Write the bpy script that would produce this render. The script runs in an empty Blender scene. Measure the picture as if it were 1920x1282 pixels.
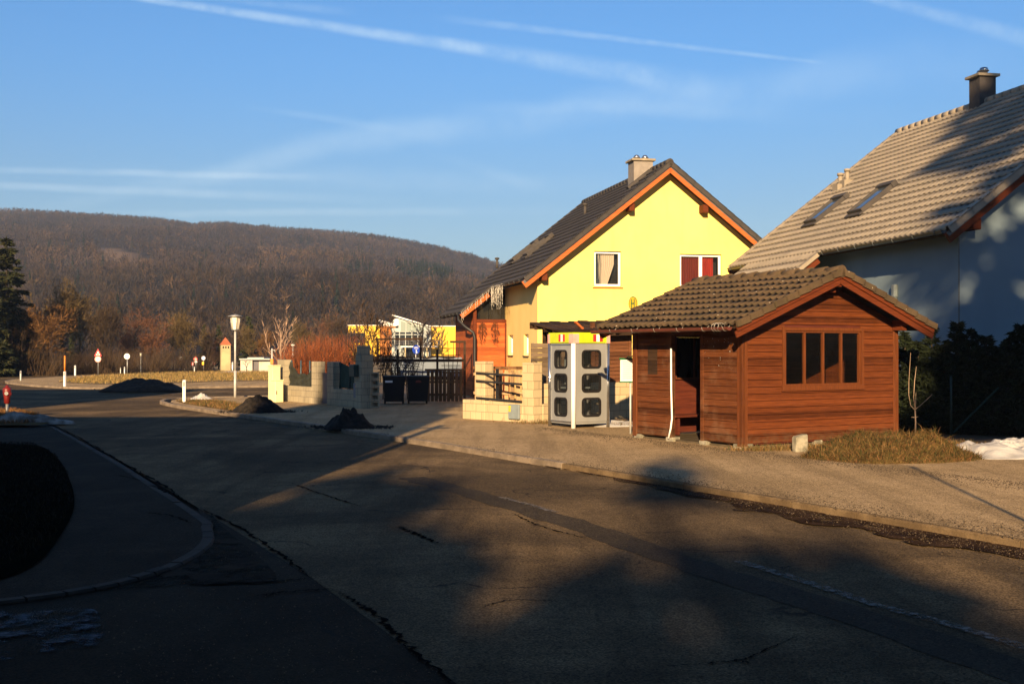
# A village street in low winter sun: timber bus shelter, telephone booth and two gabled houses below a wooded hill.
HAZE, SKYS, SUNE, SUNC, EXPO = .00033, .05, 5.0, (1.0, .71, .40), 1.35
AIR, DUST, OZONE = 1.0, .0, 3.0
CLOUD = (6.0, 7.6, 8.8)
TINT = (.54, .90, 1.16)
import bpy, bmesh, math, random
import numpy as np
from mathutils import Vector, Matrix, noise

SC = bpy.context.scene
COL = SC.collection
F, HY, CH = 2200.0, 652.0, 1.8          # focal length in photo pixels, horizon row, eye height
R = math.radians
random.seed(7)

def G(px, py, z=0.0):
    d = F * (CH - z) / (py - HY)
    return Vector(((px - 960) / F * d, d, z))

def P(px, py, d):
    return Vector(((px - 960) / F * d, d, CH + (HY - py) / F * d))

def hit(px, py, pt, nrm):
    o = Vector((0, 0, CH)); r = Vector(((px - 960) / F, 1, (HY - py) / F))
    t = (pt - o).dot(nrm) / r.dot(nrm)
    return o + r * t

# ------------------------------------------------------------------ materials
class NT:
    def __init__(s, tree): s.t = tree
    def n(s, typ, **kw):
        nd = s.t.nodes.new(typ)
        for k, v in kw.items():
            if k.startswith('i_'):
                key = k[2:]
                key = int(key) if key.isdigit() else key.replace('_', ' ')
                nd.inputs[key].default_value = v
            else:
                setattr(nd, k, v)
        return nd
    def l(s, a, b): s.t.links.new(a, b)
    def math(s, op, a, b=None, c=None, clamp=False):
        nd = s.t.nodes.new('ShaderNodeMath'); nd.operation = op; nd.use_clamp = clamp
        for i, v in enumerate((a, b, c)):
            if v is None: continue
            if isinstance(v, (int, float)): nd.inputs[i].default_value = v
            else: s.l(v, nd.inputs[i])
        return nd.outputs[0]
    def vdot(s, a, v):
        nd = s.t.nodes.new('ShaderNodeVectorMath'); nd.operation = 'DOT_PRODUCT'
        s.l(a, nd.inputs[0]); nd.inputs[1].default_value = v
        return nd.outputs['Value']
    def mix(s, fac, a, b):
        nd = s.t.nodes.new('ShaderNodeMix'); nd.data_type = 'RGBA'
        for sock, v in ((nd.inputs[0], fac), (nd.inputs[6], a), (nd.inputs[7], b)):
            if isinstance(v, (int, float)): sock.default_value = v
            elif isinstance(v, tuple): sock.default_value = (*v[:3], 1)
            else: s.l(v, sock)
        return nd.outputs[2]
    def ramp(s, fac, lo, hi):
        nd = s.t.nodes.new('ShaderNodeMapRange'); nd.interpolation_type = 'SMOOTHSTEP'
        s.l(fac, nd.inputs[0]); nd.inputs[1].default_value = lo; nd.inputs[2].default_value = hi
        return nd.outputs[0]
    def noise(s, vec, scale, detail=4, rough=.55, dist=0):
        nd = s.t.nodes.new('ShaderNodeTexNoise')
        nd.inputs['Scale'].default_value = scale; nd.inputs['Detail'].default_value = detail
        nd.inputs['Roughness'].default_value = rough; nd.inputs['Distortion'].default_value = dist
        if vec is not None: s.l(vec, nd.inputs['Vector'])
        return nd.outputs[0]
    def mapping(s, vec, scale=(1, 1, 1), rot=(0, 0, 0), loc=(0, 0, 0)):
        nd = s.t.nodes.new('ShaderNodeMapping')
        s.l(vec, nd.inputs[0]); nd.inputs['Scale'].default_value = scale
        nd.inputs['Rotation'].default_value = rot; nd.inputs['Location'].default_value = loc
        return nd.outputs[0]

MATS = {}
def newmat(name, rough=.8, spec=.3, metal=0.0):
    m = bpy.data.materials.new(name); m.use_nodes = True
    t = NT(m.node_tree); b = m.node_tree.nodes['Principled BSDF']
    b.inputs['Roughness'].default_value = rough
    b.inputs['Specular IOR Level'].default_value = spec
    b.inputs['Metallic'].default_value = metal
    MATS[name] = m
    return m, t, b

def objvec(t): return t.n('ShaderNodeTexCoord').outputs['Object']

def bump(t, b, h, strength=.3, dist=.01):
    nd = t.n('ShaderNodeBump'); nd.inputs['Strength'].default_value = strength
    nd.inputs['Distance'].default_value = dist
    t.l(h, nd.inputs['Height']); t.l(nd.outputs[0], b.inputs['Normal'])

def pm(name, c1, c2=None, scale=3.0, rough=.8, spec=.3, metal=0, bs=0, bscale=60, lo=.35, hi=.65, detail=5, stretch=(1, 1, 1), fine=0.0):
    """plain procedural material: two colours mixed by noise, optional fine grain and bump"""
    m, t, b = newmat(name, rough, spec, metal)
    c2 = c2 or tuple(x * .8 for x in c1)
    v = t.mapping(objvec(t), stretch)
    f = t.ramp(t.noise(v, scale, detail), lo, hi)
    col = t.mix(f, c1, c2)
    if fine:
        g = t.ramp(t.noise(v, scale * 25, 2), .35, .75)
        col = t.mix(t.math('MULTIPLY', g, fine), col, tuple(x * .35 for x in c1))
    t.l(col, b.inputs['Base Color'])
    if bs: bump(t, b, t.noise(v, bscale, 3), bs)
    return m

def wood(name, c1, c2, pitch=.126, axis='h', rough=.7, weather=.0, wc=(.2, .17, .13)):
    m, t, b = newmat(name, rough, .10)
    o = objvec(t)
    st = (1.2, 1.2, 22) if axis == 'h' else (22, 22, 1.2)
    g = t.noise(t.mapping(o, st), 2.2, 6, .6, .6)
    col = t.mix(t.ramp(g, .3, .72), c1, c2)
    sep = t.n('ShaderNodeSeparateXYZ'); t.l(o, sep.inputs[0])
    k = sep.outputs['Z'] if axis == 'h' else t.math('ADD', sep.outputs['X'], sep.outputs['Y'])
    w = t.n('ShaderNodeTexWhiteNoise', noise_dimensions='1D')
    t.l(t.math('FLOOR', t.math('DIVIDE', k, pitch)), w.inputs['W'])
    var = t.math('MULTIPLY_ADD', w.outputs['Value'], .70, .60)
    hsv = t.n('ShaderNodeHueSaturation'); t.l(var, hsv.inputs['Value']); t.l(col, hsv.inputs['Color'])
    out = hsv.outputs[0]
    if weather:
        p = t.ramp(t.noise(o, 2.3, 6, .7), .48, .7)
        out = t.mix(t.math('MULTIPLY', p, weather), out, wc)
    kn = t.n('ShaderNodeTexVoronoi', i_Scale=3.4); t.l(t.mapping(o, (1, 1, 2.4) if axis == 'h' else (2.4, 2.4, 1)), kn.inputs['Vector'])
    kw = t.n('ShaderNodeTexWhiteNoise'); t.l(kn.outputs['Position'], kw.inputs[0])
    kf = t.math('MULTIPLY', t.math('SUBTRACT', 1.0, t.ramp(kn.outputs['Distance'], .025, .07)), t.math('GREATER_THAN', kw.outputs['Value'], .62))
    out = t.mix(t.math('MULTIPLY', kf, .7), out, tuple(x * .25 for x in c2))
    dirt = t.math('MULTIPLY', t.math('SUBTRACT', 1.0, t.ramp(sep.outputs['Z'], .0, .42)), t.ramp(t.noise(o, 6, 5, .7), .35, .7))
    out = t.mix(t.math('MULTIPLY', dirt, .55), out, (.12, .085, .05))
    t.l(out, b.inputs['Base Color'])
    bump(t, b, g, .35, .004)
    return m

def asphalt(name, base, dust, scale_dust=.35, lo=.35, hi=.7, rough=.85, crack=True, wet=0):
    m, t, b = newmat(name, rough, .06)
    o = objvec(t)
    big = t.ramp(t.noise(o, scale_dust, 6, .6, .5), lo, hi)
    along = t.noise(t.mapping(o, (1.6, .10, 1), rot=(0, 0, R(-31.5))), 1.1, 5, .6)
    col = t.mix(big, base, dust)
    col = t.mix(t.math('MULTIPLY', t.ramp(along, .42, .68), .55), col, tuple(x * .55 for x in base))
    med = t.ramp(t.noise(o, 5, 6, .65), .4, .75)
    col = t.mix(t.math('MULTIPLY', med, .35), col, tuple(x * .45 for x in base))
    sp = t.n('ShaderNodeTexVoronoi', i_Scale=75.0); t.l(o, sp.inputs['Vector'])
    st = t.ramp(t.n('ShaderNodeSeparateColor').inputs[0] and sp.outputs['Distance'], .1, .55)
    wn = t.n('ShaderNodeTexWhiteNoise'); t.l(sp.outputs['Position'], wn.inputs[0])
    stone = t.math('MULTIPLY_ADD', wn.outputs['Value'], 1.0, .5)
    hsv = t.n('ShaderNodeHueSaturation'); t.l(col, hsv.inputs['Color']); t.l(stone, hsv.inputs['Value'])
    col = hsv.outputs[0]
    if crack:
        dv = t.n('ShaderNodeVectorMath', operation='ADD')
        nz = t.n('ShaderNodeTexNoise', i_Scale=1.8, i_Detail=5.0); t.l(o, nz.inputs['Vector'])
        sc = t.n('ShaderNodeVectorMath', operation='SCALE'); sc.inputs['Scale'].default_value = .9
        t.l(nz.outputs['Color'], sc.inputs[0]); t.l(o, dv.inputs[0]); t.l(sc.outputs[0], dv.inputs[1])
        vc = t.n('ShaderNodeTexVoronoi', feature='DISTANCE_TO_EDGE', i_Scale=.42); t.l(dv.outputs[0], vc.inputs['Vector'])
        line = t.math('SUBTRACT', 1.0, t.ramp(vc.outputs['Distance'], .002, .012))
        gate = t.ramp(t.noise(o, .5, 3), .52, .6)
        ck = t.math('MULTIPLY', line, gate)
        col = t.mix(t.math('MULTIPLY', ck, .85), col, (.012, .011, .010))
    t.l(col, b.inputs['Base Color'])
    if wet:
        wv = t.ramp(t.noise(o, .8, 4), .5, .62)
        t.l(t.math('MULTIPLY_ADD', wv, -.5 * wet, rough), b.inputs['Roughness'])
    bump(t, b, t.math('ADD', t.math('MULTIPLY', sp.outputs['Distance'], -.8), t.noise(o, 9, 4)), .6, .008)
    return m

def blocks(name, c1, c2, mortar, bw=.4, bh=.2, stain=.5):
    m, t, b = newmat(name, .9, .2)
    o = objvec(t)
    sep = t.n('ShaderNodeSeparateXYZ'); t.l(o, sep.inputs[0])
    cb = t.n('ShaderNodeCombineXYZ'); t.l(t.math('ADD', sep.outputs['X'], sep.outputs['Y']), cb.inputs[0]); t.l(sep.outputs['Z'], cb.inputs[1])
    br = t.n('ShaderNodeTexBrick', i_Scale=1.0, i_Mortar_Size=.007, i_Brick_Width=bw, i_Row_Height=bh)
    br.inputs['Color1'].default_value = (*c1, 1); br.inputs['Color2'].default_value = (*c2, 1); br.inputs['Mortar'].default_value = (*mortar, 1)
    t.l(cb.outputs[0], br.inputs['Vector'])
    s = t.ramp(t.noise(t.mapping(o, (4, 4, .7)), 1.4, 6, .65), .5, .75)
    col = t.mix(t.math('MULTIPLY', s, stain), br.outputs['Color'], tuple(x * .45 for x in c1))
    t.l(col, b.inputs['Base Color'])
    bump(t, b, t.math('ADD', t.math('MULTIPLY', br.outputs['Fac'], -1.5), t.noise(o, 70, 3)), .4, .006)
    return m

def tilemat(name, c1, c2, rough=.8, moss=0, mossc=(.1, .09, .045), row=.34, tw=.3):
    m, t, b = newmat(name, rough, .3)
    o = objvec(t)
    f = t.ramp(t.noise(o, 1.3, 6, .6), .35, .7)
    col = t.mix(f, c1, c2)
    fine = t.noise(o, 40, 4, .7)
    col = t.mix(t.math('MULTIPLY', t.ramp(fine, .45, .75), .45), col, tuple(x * .4 for x in c1))
    if moss:
        mo = t.ramp(t.noise(o, 9, 6, .75), .5, .62)
        col = t.mix(t.math('MULTIPLY', mo, moss), col, mossc)
        li = t.n('ShaderNodeTexVoronoi', i_Scale=8.5); t.l(t.mapping(o, (1, 1, 1)), li.inputs['Vector'])
        wn = t.n('ShaderNodeTexWhiteNoise'); t.l(li.outputs['Position'], wn.inputs[0])
        dd = t.math('ADD', li.outputs['Distance'], t.math('MULTIPLY', fine, .25))
        sp = t.math('MULTIPLY', t.math('SUBTRACT', 1.0, t.ramp(dd, .2, .27)), t.math('GREATER_THAN', wn.outputs['Value'], .74))
        col = t.mix(sp, col, (.42, .36, .27))
    t.l(col, b.inputs['Base Color'])
    bump(t, b, fine, .4, .006)
    return m

def glassmat(name, col=(.02, .025, .03), rough=.06, spec=.6, alpha=None):
    m, t, b = newmat(name, rough, spec)
    o = objvec(t)
    n = t.ramp(t.noise(t.mapping(o, (3, 3, .8)), 2, 4), .4, .7)
    t.l(t.mix(n, col, tuple(min(1, x * 1.9 + .004) for x in col)), b.inputs['Base Color'])
    if alpha is not None: b.inputs['Alpha'].default_value = alpha
    return m

def attrmat(name, rough=.85, mul=1.0, spec=.15, transl=0):
    m, t, b = newmat(name, rough, spec)
    a = t.n('ShaderNodeAttribute', attribute_name='Col')
    nz = t.noise(objvec(t), .6, 4)
    hsv = t.n('ShaderNodeHueSaturation'); t.l(a.outputs['Color'], hsv.inputs['Color'])
    t.l(t.math('MULTIPLY_ADD', nz, .8 * mul, .6 * mul), hsv.inputs['Value'])
    t.l(hsv.outputs[0], b.inputs['Base Color'])
    return m

# ------------------------------------------------------------------ mesh builder
class MB:
    def __init__(s, T=None): s.v = []; s.f = []; s.m = []; s.sm = []; s.T = T
    def add(s, vs, fs, mi=0, smooth=False):
        k = len(s.v)
        if s.T: vs = [s.T(Vector(p)) for p in vs]
        s.v += [tuple(p) for p in vs]
        for f in fs: s.f.append(tuple(i + k for i in f)); s.m.append(mi); s.sm.append(smooth)
        return s
    def box(s, lo, hi, mi=0, bev=0):
        x0, y0, z0 = lo; x1, y1, z1 = hi
        if x0 > x1: x0, x1 = x1, x0
        if y0 > y1: y0, y1 = y1, y0
        if z0 > z1: z0, z1 = z1, z0
        if bev <= 0:
            v = [(x0, y0, z0), (x1, y0, z0), (x1, y1, z0), (x0, y1, z0), (x0, y0, z1), (x1, y0, z1), (x1, y1, z1), (x0, y1, z1)]
            f = [(0, 3, 2, 1), (4, 5, 6, 7), (0, 1, 5, 4), (1, 2, 6, 5), (2, 3, 7, 6), (3, 0, 4, 7)]
            return s.add(v, f, mi)
        b = min(bev, (x1 - x0) * .45, (y1 - y0) * .45, (z1 - z0) * .45)
        bm = bmesh.new(); r = bmesh.ops.create_cube(bm, size=1)
        for q in bm.verts: q.co = Vector(((x0 + x1) / 2 + q.co.x * (x1 - x0), (y0 + y1) / 2 + q.co.y * (y1 - y0), (z0 + z1) / 2 + q.co.z * (z1 - z0)))
        bmesh.ops.bevel(bm, geom=bm.edges[:], offset=b, segments=1, affect='EDGES', profile=.5)
        bm.verts.index_update()
        s.add([q.co for q in bm.verts], [[q.index for q in f.verts] for f in bm.faces], mi); bm.free()
        return s
    def beam(s, a, b, w, h, mi=0, up=(0, 0, 1)):
        """box along a->b, w across, h along up"""
        a = Vector(a); b = Vector(b); d = (b - a).normalized(); u = Vector(up)
        sd = d.cross(u).normalized(); u = sd.cross(d).normalized()
        v = []
        for q in (a, b):
            for i, j in ((-1, -1), (1, -1), (1, 1), (-1, 1)): v.append(q + sd * (w / 2 * i) + u * (h / 2 * j))
        return s.add(v, [(0, 1, 2, 3), (7, 6, 5, 4), (0, 4, 5, 1), (1, 5, 6, 2), (2, 6, 7, 3), (3, 7, 4, 0)], mi)
    def tube(s, pts, rad, n=8, mi=0, cap=True, smooth=True):
        pts = [Vector(p) for p in pts]; m = len(pts)
        rads = rad if hasattr(rad, '__len__') else [rad] * m
        vs = []; u = None
        for i, p in enumerate(pts):
            d = (pts[min(i + 1, m - 1)] - pts[max(i - 1, 0)]).normalized()
            if u is None:
                u = d.cross(Vector((0.31, .17, .93))); u = u if u.length > 1e-3 else d.cross(Vector((1, 0, 0)))
            u = (u - d * u.dot(d)).normalized(); w = d.cross(u)
            for k in range(n):
                a = 2 * math.pi * k / n; vs.append(p + (u * math.cos(a) + w * math.sin(a)) * rads[i])
        fs = [(i * n + k, i * n + (k + 1) % n, (i + 1) * n + (k + 1) % n, (i + 1) * n + k) for i in range(m - 1) for k in range(n)]
        s.add(vs, fs, mi, smooth)
        if cap:
            q = len(s.v) - len(vs)
            s.f.append(tuple(q + k for k in range(n - 1, -1, -1))); s.m.append(mi); s.sm.append(False)
            s.f.append(tuple(q + (m - 1) * n + k for k in range(n))); s.m.append(mi); s.sm.append(False)
        return s
    def lathe(s, prof, n=16, c=(0, 0, 0), mi=0, smooth=True):
        """prof list of (r,z)"""
        c = Vector(c); vs = []
        for r, z in prof:
            for k in range(n): a = 2 * math.pi * k / n; vs.append(c + Vector((r * math.cos(a), r * math.sin(a), z)))
        fs = [(i * n + k, i * n + (k + 1) % n, (i + 1) * n + (k + 1) % n, (i + 1) * n + k) for i in range(len(prof) - 1) for k in range(n)]
        return s.add(vs, fs, mi, smooth)
    def prism(s, poly, z0, z1, mi=0):
        """poly xy counter-clockwise, extruded along z"""
        n = len(poly)
        v = [(x, y, z0) for x, y in poly] + [(x, y, z1) for x, y in poly]
        f = [tuple(range(n - 1, -1, -1)), tuple(range(n, 2 * n))] + [(i, (i + 1) % n, n + (i + 1) % n, n + i) for i in range(n)]
        return s.add(v, f, mi)
    def plate(s, poly, y0, y1, mi=0):
        """poly in xz, extruded along y (front face at y0)"""
        n = len(poly)
        v = [(x, y0, z) for x, z in poly] + [(x, y1, z) for x, z in poly]
        f = [tuple(range(n)), tuple(range(2 * n - 1, n - 1, -1))] + [(i, n + i, n + (i + 1) % n, (i + 1) % n) for i in range(n)]
        return s.add(v, f, mi)
    def ring(s, outer, inner, y0, y1, mi=0):
        """frame between two xz loops of equal length, front at y0"""
        n = len(outer)
        v = [(x, y0, z) for x, z in outer] + [(x, y0, z) for x, z in inner] + [(x, y1, z) for x, z in outer] + [(x, y1, z) for x, z in inner]
        f = []
        for i in range(n):
            j = (i + 1) % n
            f += [(i, j, n + j, n + i), (2 * n + i, 3 * n + i, 3 * n + j, 2 * n + j), (i, 2 * n + i, 2 * n + j, j), (n + i, n + j, 3 * n + j, 3 * n + i)]
        return s.add(v, f, mi)
    def build(s, name, mats, parent=None, loc=None, rot=None):
        me = bpy.data.meshes.new(name)
        me.from_pydata(s.v, [], s.f)
        for m in (mats if isinstance(mats, (list, tuple)) else [mats]): me.materials.append(MATS[m] if isinstance(m, str) else m)
        if len(s.f):
            me.polygons.foreach_set('material_index', s.m); me.polygons.foreach_set('use_smooth', s.sm)
        me.update()
        return link(name, me, parent, loc, rot)

def link(name, me, parent=None, loc=None, rot=None):
    o = bpy.data.objects.new(name, me); COL.objects.link(o)
    if parent: o.parent = parent
    if loc is not None: o.location = loc
    if rot is not None: o.rotation_euler = rot if hasattr(rot, '__len__') else (0, 0, rot)
    return o

def npmesh(name, V, T, mat, parent=None, col=None, smooth=False):
    me = bpy.data.meshes.new(name)
    V = np.asarray(V, np.float32); T = np.asarray(T, np.int32)
    me.vertices.add(len(V)); me.vertices.foreach_set('co', V.ravel())
    k = T.shape[1]
    me.loops.add(T.size); me.loops.foreach_set('vertex_index', T.ravel())
    me.polygons.add(len(T)); me.polygons.foreach_set('loop_start', np.arange(0, T.size, k, dtype=np.int32))
    if smooth: me.polygons.foreach_set('use_smooth', np.ones(len(T), bool))
    if col is not None:
        a = me.attributes.new('Col', 'FLOAT_COLOR', 'POINT')
        C = np.ones((len(V), 4), np.float32); C[:, :3] = col
        a.data.foreach_set('color', C.ravel())
    me.materials.append(MATS[mat]); me.update(calc_edges=True)
    return link(name, me, parent)

def tag(o, label, cat, group=None, kind=None):
    if label: o['label'] = label
    if cat: o['category'] = cat
    if group: o['group'] = group
    if kind: o['kind'] = kind
    return o
def struct(o): o['kind'] = 'structure'; return o
def thing(name, label, cat, loc=(0, 0, 0), rot=0, group=None):
    o = bpy.data.objects.new(name, None); COL.objects.link(o); o.empty_display_size = .2
    o.location = loc; o.rotation_euler = (0, 0, rot)
    return tag(o, label, cat, group)
def copytree(o, parent=None):
    c = o.copy(); COL.objects.link(c)
    if parent: c.parent = parent
    for ch in list(o.children): copytree(ch, c)
    return c
def dup(o, loc, rot=0, label=None, scale=None):
    c = copytree(o); c.location = loc; c.rotation_euler = (0, 0, rot)
    if label: c['label'] = label
    if scale: c.scale = scale if hasattr(scale, '__len__') else (scale,) * 3
    return c

def text(name, body, size, mat, parent, loc, rot, ext=.002):
    cu = bpy.data.curves.new(name, 'FONT'); cu.body = body; cu.size = size; cu.extrude = ext; cu.align_x = 'CENTER'; cu.align_y = 'CENTER'
    o = bpy.data.objects.new(name, cu); COL.objects.link(o)
    dg = bpy.context.evaluated_depsgraph_get(); dg.update()
    me = bpy.data.meshes.new_from_object(o.evaluated_get(dg)); me.name = name
    bpy.data.objects.remove(o); me.materials.clear(); me.materials.append(MATS[mat])
    return link(name, me, parent, loc, rot)

def rr(x0, z0, x1, z1, r, n=5):
    pts = []
    for cx, cz, a0 in ((x1 - r, z0 + r, -90), (x1 - r, z1 - r, 0), (x0 + r, z1 - r, 90), (x0 + r, z0 + r, 180)):
        for k in range(n + 1): a = R(a0 + 90 * k / n); pts.append((cx + r * math.cos(a), cz + r * math.sin(a)))
    return pts
def rect(x0, z0, x1, z1): return [(x0, z0), (x1, z0), (x1, z1), (x0, z1)]
def circ(cx, cz, r, n=28): return [(cx + r * math.cos(2 * math.pi * k / n), cz + r * math.sin(2 * math.pi * k / n)) for k in range(n)]

def wallstrips(mb, x0, x1, zb, topf, holes, th=.3, breaks=(), mi=0):
    """wall in the local xz plane at y=0 (front) with rectangular holes and their reveals"""
    xs = sorted(set([x0, x1] + [b for b in breaks if x0 < b < x1] + [h[0] for h in holes] + [h[2] for h in holes]))
    for a, b in zip(xs, xs[1:]):
        z = zb
        for h in sorted([h for h in holes if h[0] <= a + 1e-6 and h[2] >= b - 1e-6], key=lambda h: h[1]):
            mb.add([(a, 0, z), (b, 0, z), (b, 0, h[1]), (a, 0, h[1])], [(0, 1, 2, 3)], mi); z = h[3]
        mb.add([(a, 0, z), (b, 0, z), (b, 0, topf(b)), (a, 0, topf(a))], [(0, 1, 2, 3)], mi)
    for (hx0, hz0, hx1, hz1) in holes:
        mb.add([(hx0, 0, hz0), (hx1, 0, hz0), (hx1, 0, hz1), (hx0, 0, hz1), (hx0, th, hz0), (hx1, th, hz0), (hx1, th, hz1), (hx0, th, hz1)],
               [(0, 4, 5, 1), (1, 5, 6, 2), (2, 6, 7, 3), (3, 7, 4, 0)], mi)
    return mb

def tileroof(name, o, ud, sd, U, S, mat, parent, tw=.3, row=.34, amp=.025, step=.03, s0=0.0, spp=6, jit=.0):
    """pantile surface: o = eave corner, ud along the eave, sd up the slope"""
    o = Vector(o); ud = Vector(ud).normalized(); sd = Vector(sd).normalized(); nz = ud.cross(sd).normalized()
    if nz.z < 0: nz = -nz
    nu = max(2, int(round(U / tw)) * spp); rows = max(1, int(round((S - s0) / row)))
    rh = (S - s0) / rows
    us = np.linspace(0, U, nu + 1)
    ph = us / tw * 2 * np.pi
    wav = amp * (np.cos(ph) * .8 + .2 * np.cos(2 * ph))
    V = []; rng = np.random.RandomState(len(name) + nu)
    colj = np.repeat(rng.uniform(-1, 1, nu // spp + 2), spp)[:nu + 1]
    for r in range(rows):
        cj = np.repeat(rng.uniform(-1, 1, nu // spp + 2), spp)[:nu + 1] * jit
        for (ds, up) in ((0.0, -step * .2), (0.0, step), (rh * .985, 0.004)):
            s = s0 + r * rh + ds - (.02 if ds == 0 else 0)
            for k in range(nu + 1):
                p = o + ud * us[k] + sd * (s + cj[k] * .6) + nz * (wav[k] + up + cj[k] * .5)
                V.append(p)
    V = np.array([tuple(p) for p in V]); n1 = nu + 1; T = []
    for L in range(rows * 3 - 1):
        for k in range(nu): T.append((L * n1 + k, L * n1 + k + 1, (L + 1) * n1 + k + 1, (L + 1) * n1 + k))
    ob = npmesh(name, V, T, mat, parent)
    return ob

def polysheet(name, pts, z, mat, sub=0):
    bm = bmesh.new()
    vs = [bm.verts.new((p[0], p[1], z)) for p in pts]
    f = bm.faces.new(vs)
    if f.normal.z < 0 or True:
        f.normal_update()
        if f.normal.z < 0: f.normal_flip()
    bmesh.ops.triangulate(bm, faces=[f])
    me = bpy.data.meshes.new(name); bm.to_mesh(me); bm.free(); me.materials.append(MATS[mat])
    return link(name, me)

def smoothline(pts, n=8):
    pts = [Vector(p) for p in pts]; out = []
    for i in range(len(pts) - 1):
        p0, p1, p2, p3 = pts[max(i - 1, 0)], pts[i], pts[i + 1], pts[min(i + 2, len(pts) - 1)]
        for k in range(n):
            t = k / n
            out.append(.5 * ((2 * p1) + (p2 - p0) * t + (2 * p0 - 5 * p1 + 4 * p2 - p3) * t * t + (3 * p1 - p0 - 3 * p2 + p3) * t ** 3))
    out.append(pts[-1]); return out

def ribbon(mb, pts, w, z, jit=0, wj=0, rnd=None, mi=0):
    pts = [Vector((p[0], p[1], z)) for p in pts]; n = len(pts); rnd = rnd or random
    vs = []
    for i, p in enumerate(pts):
        d = (pts[min(i + 1, n - 1)] - pts[max(i - 1, 0)]); d.z = 0; d.normalize(); s = Vector((-d.y, d.x, 0))
        o = rnd.uniform(-jit, jit); e_ = min(1, 5 * i / max(1, n - 1), 5 * (n - 1 - i) / max(1, n - 1)) if wj >= .55 else 1; ww = w * (1 + rnd.uniform(-wj, wj)) * max(.08, e_)
        vs += [p + s * (o - ww / 2), p + s * (o + ww / 2)]
    return mb.add(vs, [(2 * i, 2 * i + 2, 2 * i + 3, 2 * i + 1) for i in range(n - 1)], mi)

def kerbmesh(mb, pts, w, z0, z1, mi=0, seg=1.0):
    """kerb stones: one bevelled block per metre along a polyline"""
    pts = [Vector((p[0], p[1], 0)) for p in pts]
    acc = []; 
    for a, b in zip(pts, pts[1:]):
        L = (b - a).length; k = max(1, int(round(L / seg)))
        for i in range(k): acc.append((a.lerp(b, i / k), a.lerp(b, (i + 1) / k)))
    for a, b in acc:
        d = (b - a).normalized(); s = Vector((-d.y, d.x, 0)); a2 = a + d * .006; b2 = b - d * .006
        dz = random.uniform(-.008, .004); c = .018
        v = []
        for q in (a2, b2):
            for (o, z) in ((-w / 2, z0), (w / 2, z0), (w / 2, z1 + dz - c), (w / 2 - c, z1 + dz), (-w / 2 + c, z1 + dz), (-w / 2, z1 + dz - c)):
                v.append(q + s * o + Vector((0, 0, z)))
        mb.add(v, [(5, 4, 3, 2, 1, 0), (6, 7, 8, 9, 10, 11)] + [(i, (i + 1) % 6, 6 + (i + 1) % 6, 6 + i) for i in range(6)], mi)
    return mb

def mound(name, c, rx, ry, h, mat, rot=0, n=36, rough=.12, peak=1.6, seed=0, parent=None, z0=-.05):
    V = []; T = []
    m = n // 2
    for i in range(m + 1):
        r = i / m
        for k in range(n):
            a = 2 * math.pi * k / n
            p = Vector((math.cos(a) * r, math.sin(a) * r, 0))
            nn = noise.fractal(p * 2.2 + Vector((seed * 3.1, 0, seed)), .8, 2.2, 5)
            rr_ = r * (1 + .22 * noise.noise(Vector((math.cos(a) * 1.3, math.sin(a) * 1.3, seed * 5.0))) + .07 * noise.noise(Vector((math.cos(a) * 5, math.sin(a) * 5, seed * 2.0))))
            z = h * (max(0, 1 - r) ** peak * 1.0 if peak < 1 else (1 - r ** peak)) + nn * rough * h * (1 - r * r) + (z0 if i == m else 0)
            if i == m: z = z0
            V.append((math.cos(a) * rr_ * rx, math.sin(a) * rr_ * ry, z))
    for i in range(m):
        for k in range(n): T.append((i * n + k, i * n + (k + 1) % n, (i + 1) * n + (k + 1) % n, (i + 1) * n + k))
    o = npmesh(name, V, T, mat, parent, smooth=True)
    o.location = c; o.rotation_euler = (0, 0, rot)
    return o
# ------------------------------------------------------------------ palette
asphalt('asphalt', (.078, .055, .031), (.200, .136, .070), lo=.36, hi=.72, rough=.95)
asphalt('asphalt_far', (.09, .078, .064), (.13, .11, .086), crack=False)
asphalt('footway', (.32, .225, .118), (.42, .30, .165), scale_dust=.5, lo=.3, hi=.65, rough=.9, crack=False)
asphalt('footway_worn_shaded', (.020, .014, .008), (.036, .026, .015), scale_dust=.8, rough=.9)  # left footway, its colour cut down to hold the shade it lies in
pm('kerb_worn', (.20, .14, .078), (.12, .082, .046), 3, .95, .05, bs=.5, bscale=30, fine=.5)
pm('kerb_stone', (.26, .20, .14), (.15, .115, .08), 3, .9, bs=.4, bscale=40, fine=.4)
pm('soil', (.075, .052, .033), (.13, .09, .052), 1.2, .95, bs=.6, bscale=14, fine=.5)
pm('wet_soil', (.022, .012, .006), (.055, .031, .016), 3.5, .9, .04, bs=.6, bscale=25, fine=.4)
pm('field', (.17, .125, .048), (.26, .17, .07), .35, .95, bs=.6, bscale=6, fine=.5)
pm('dry_turf', (.085, .058, .022), (.13, .08, .03), 1.3, .95, .05, bs=.7, bscale=30, fine=.5)
pm('shaded_turf', (.004, .004, .003), (.008, .007, .004), 2, .95, .0, bs=.7, bscale=30)  # near-black turf colour with the left verge's shade put in
pm('tar', (.007, .006, .005), (.011, .009, .008), 8, .95, 0)
pm('ice', (.07, .08, .10), (.012, .012, .013), 11, .7, .05, lo=.38, hi=.62, stretch=(1, 3, 1))
pm('snow', (.47, .455, .43), (.30, .285, .26), 3, .6, .3, bs=.6, bscale=9, lo=.4, hi=.8)
pm('dirty_snow', (.34, .32, .29), (.10, .09, .075), 4, .8, bs=.6, bscale=12, fine=.4)
pm('heap_soil', (.040, .028, .018), (.018, .013, .010), 7, .95, bs=1.0, bscale=14, fine=.5)
pm('kerb_shaded', (.035, .027, .019), (.018, .014, .010), 3, .95, bs=.5, bscale=30)  # dark copy of the kerb colour, holding the shade on the left side
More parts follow.
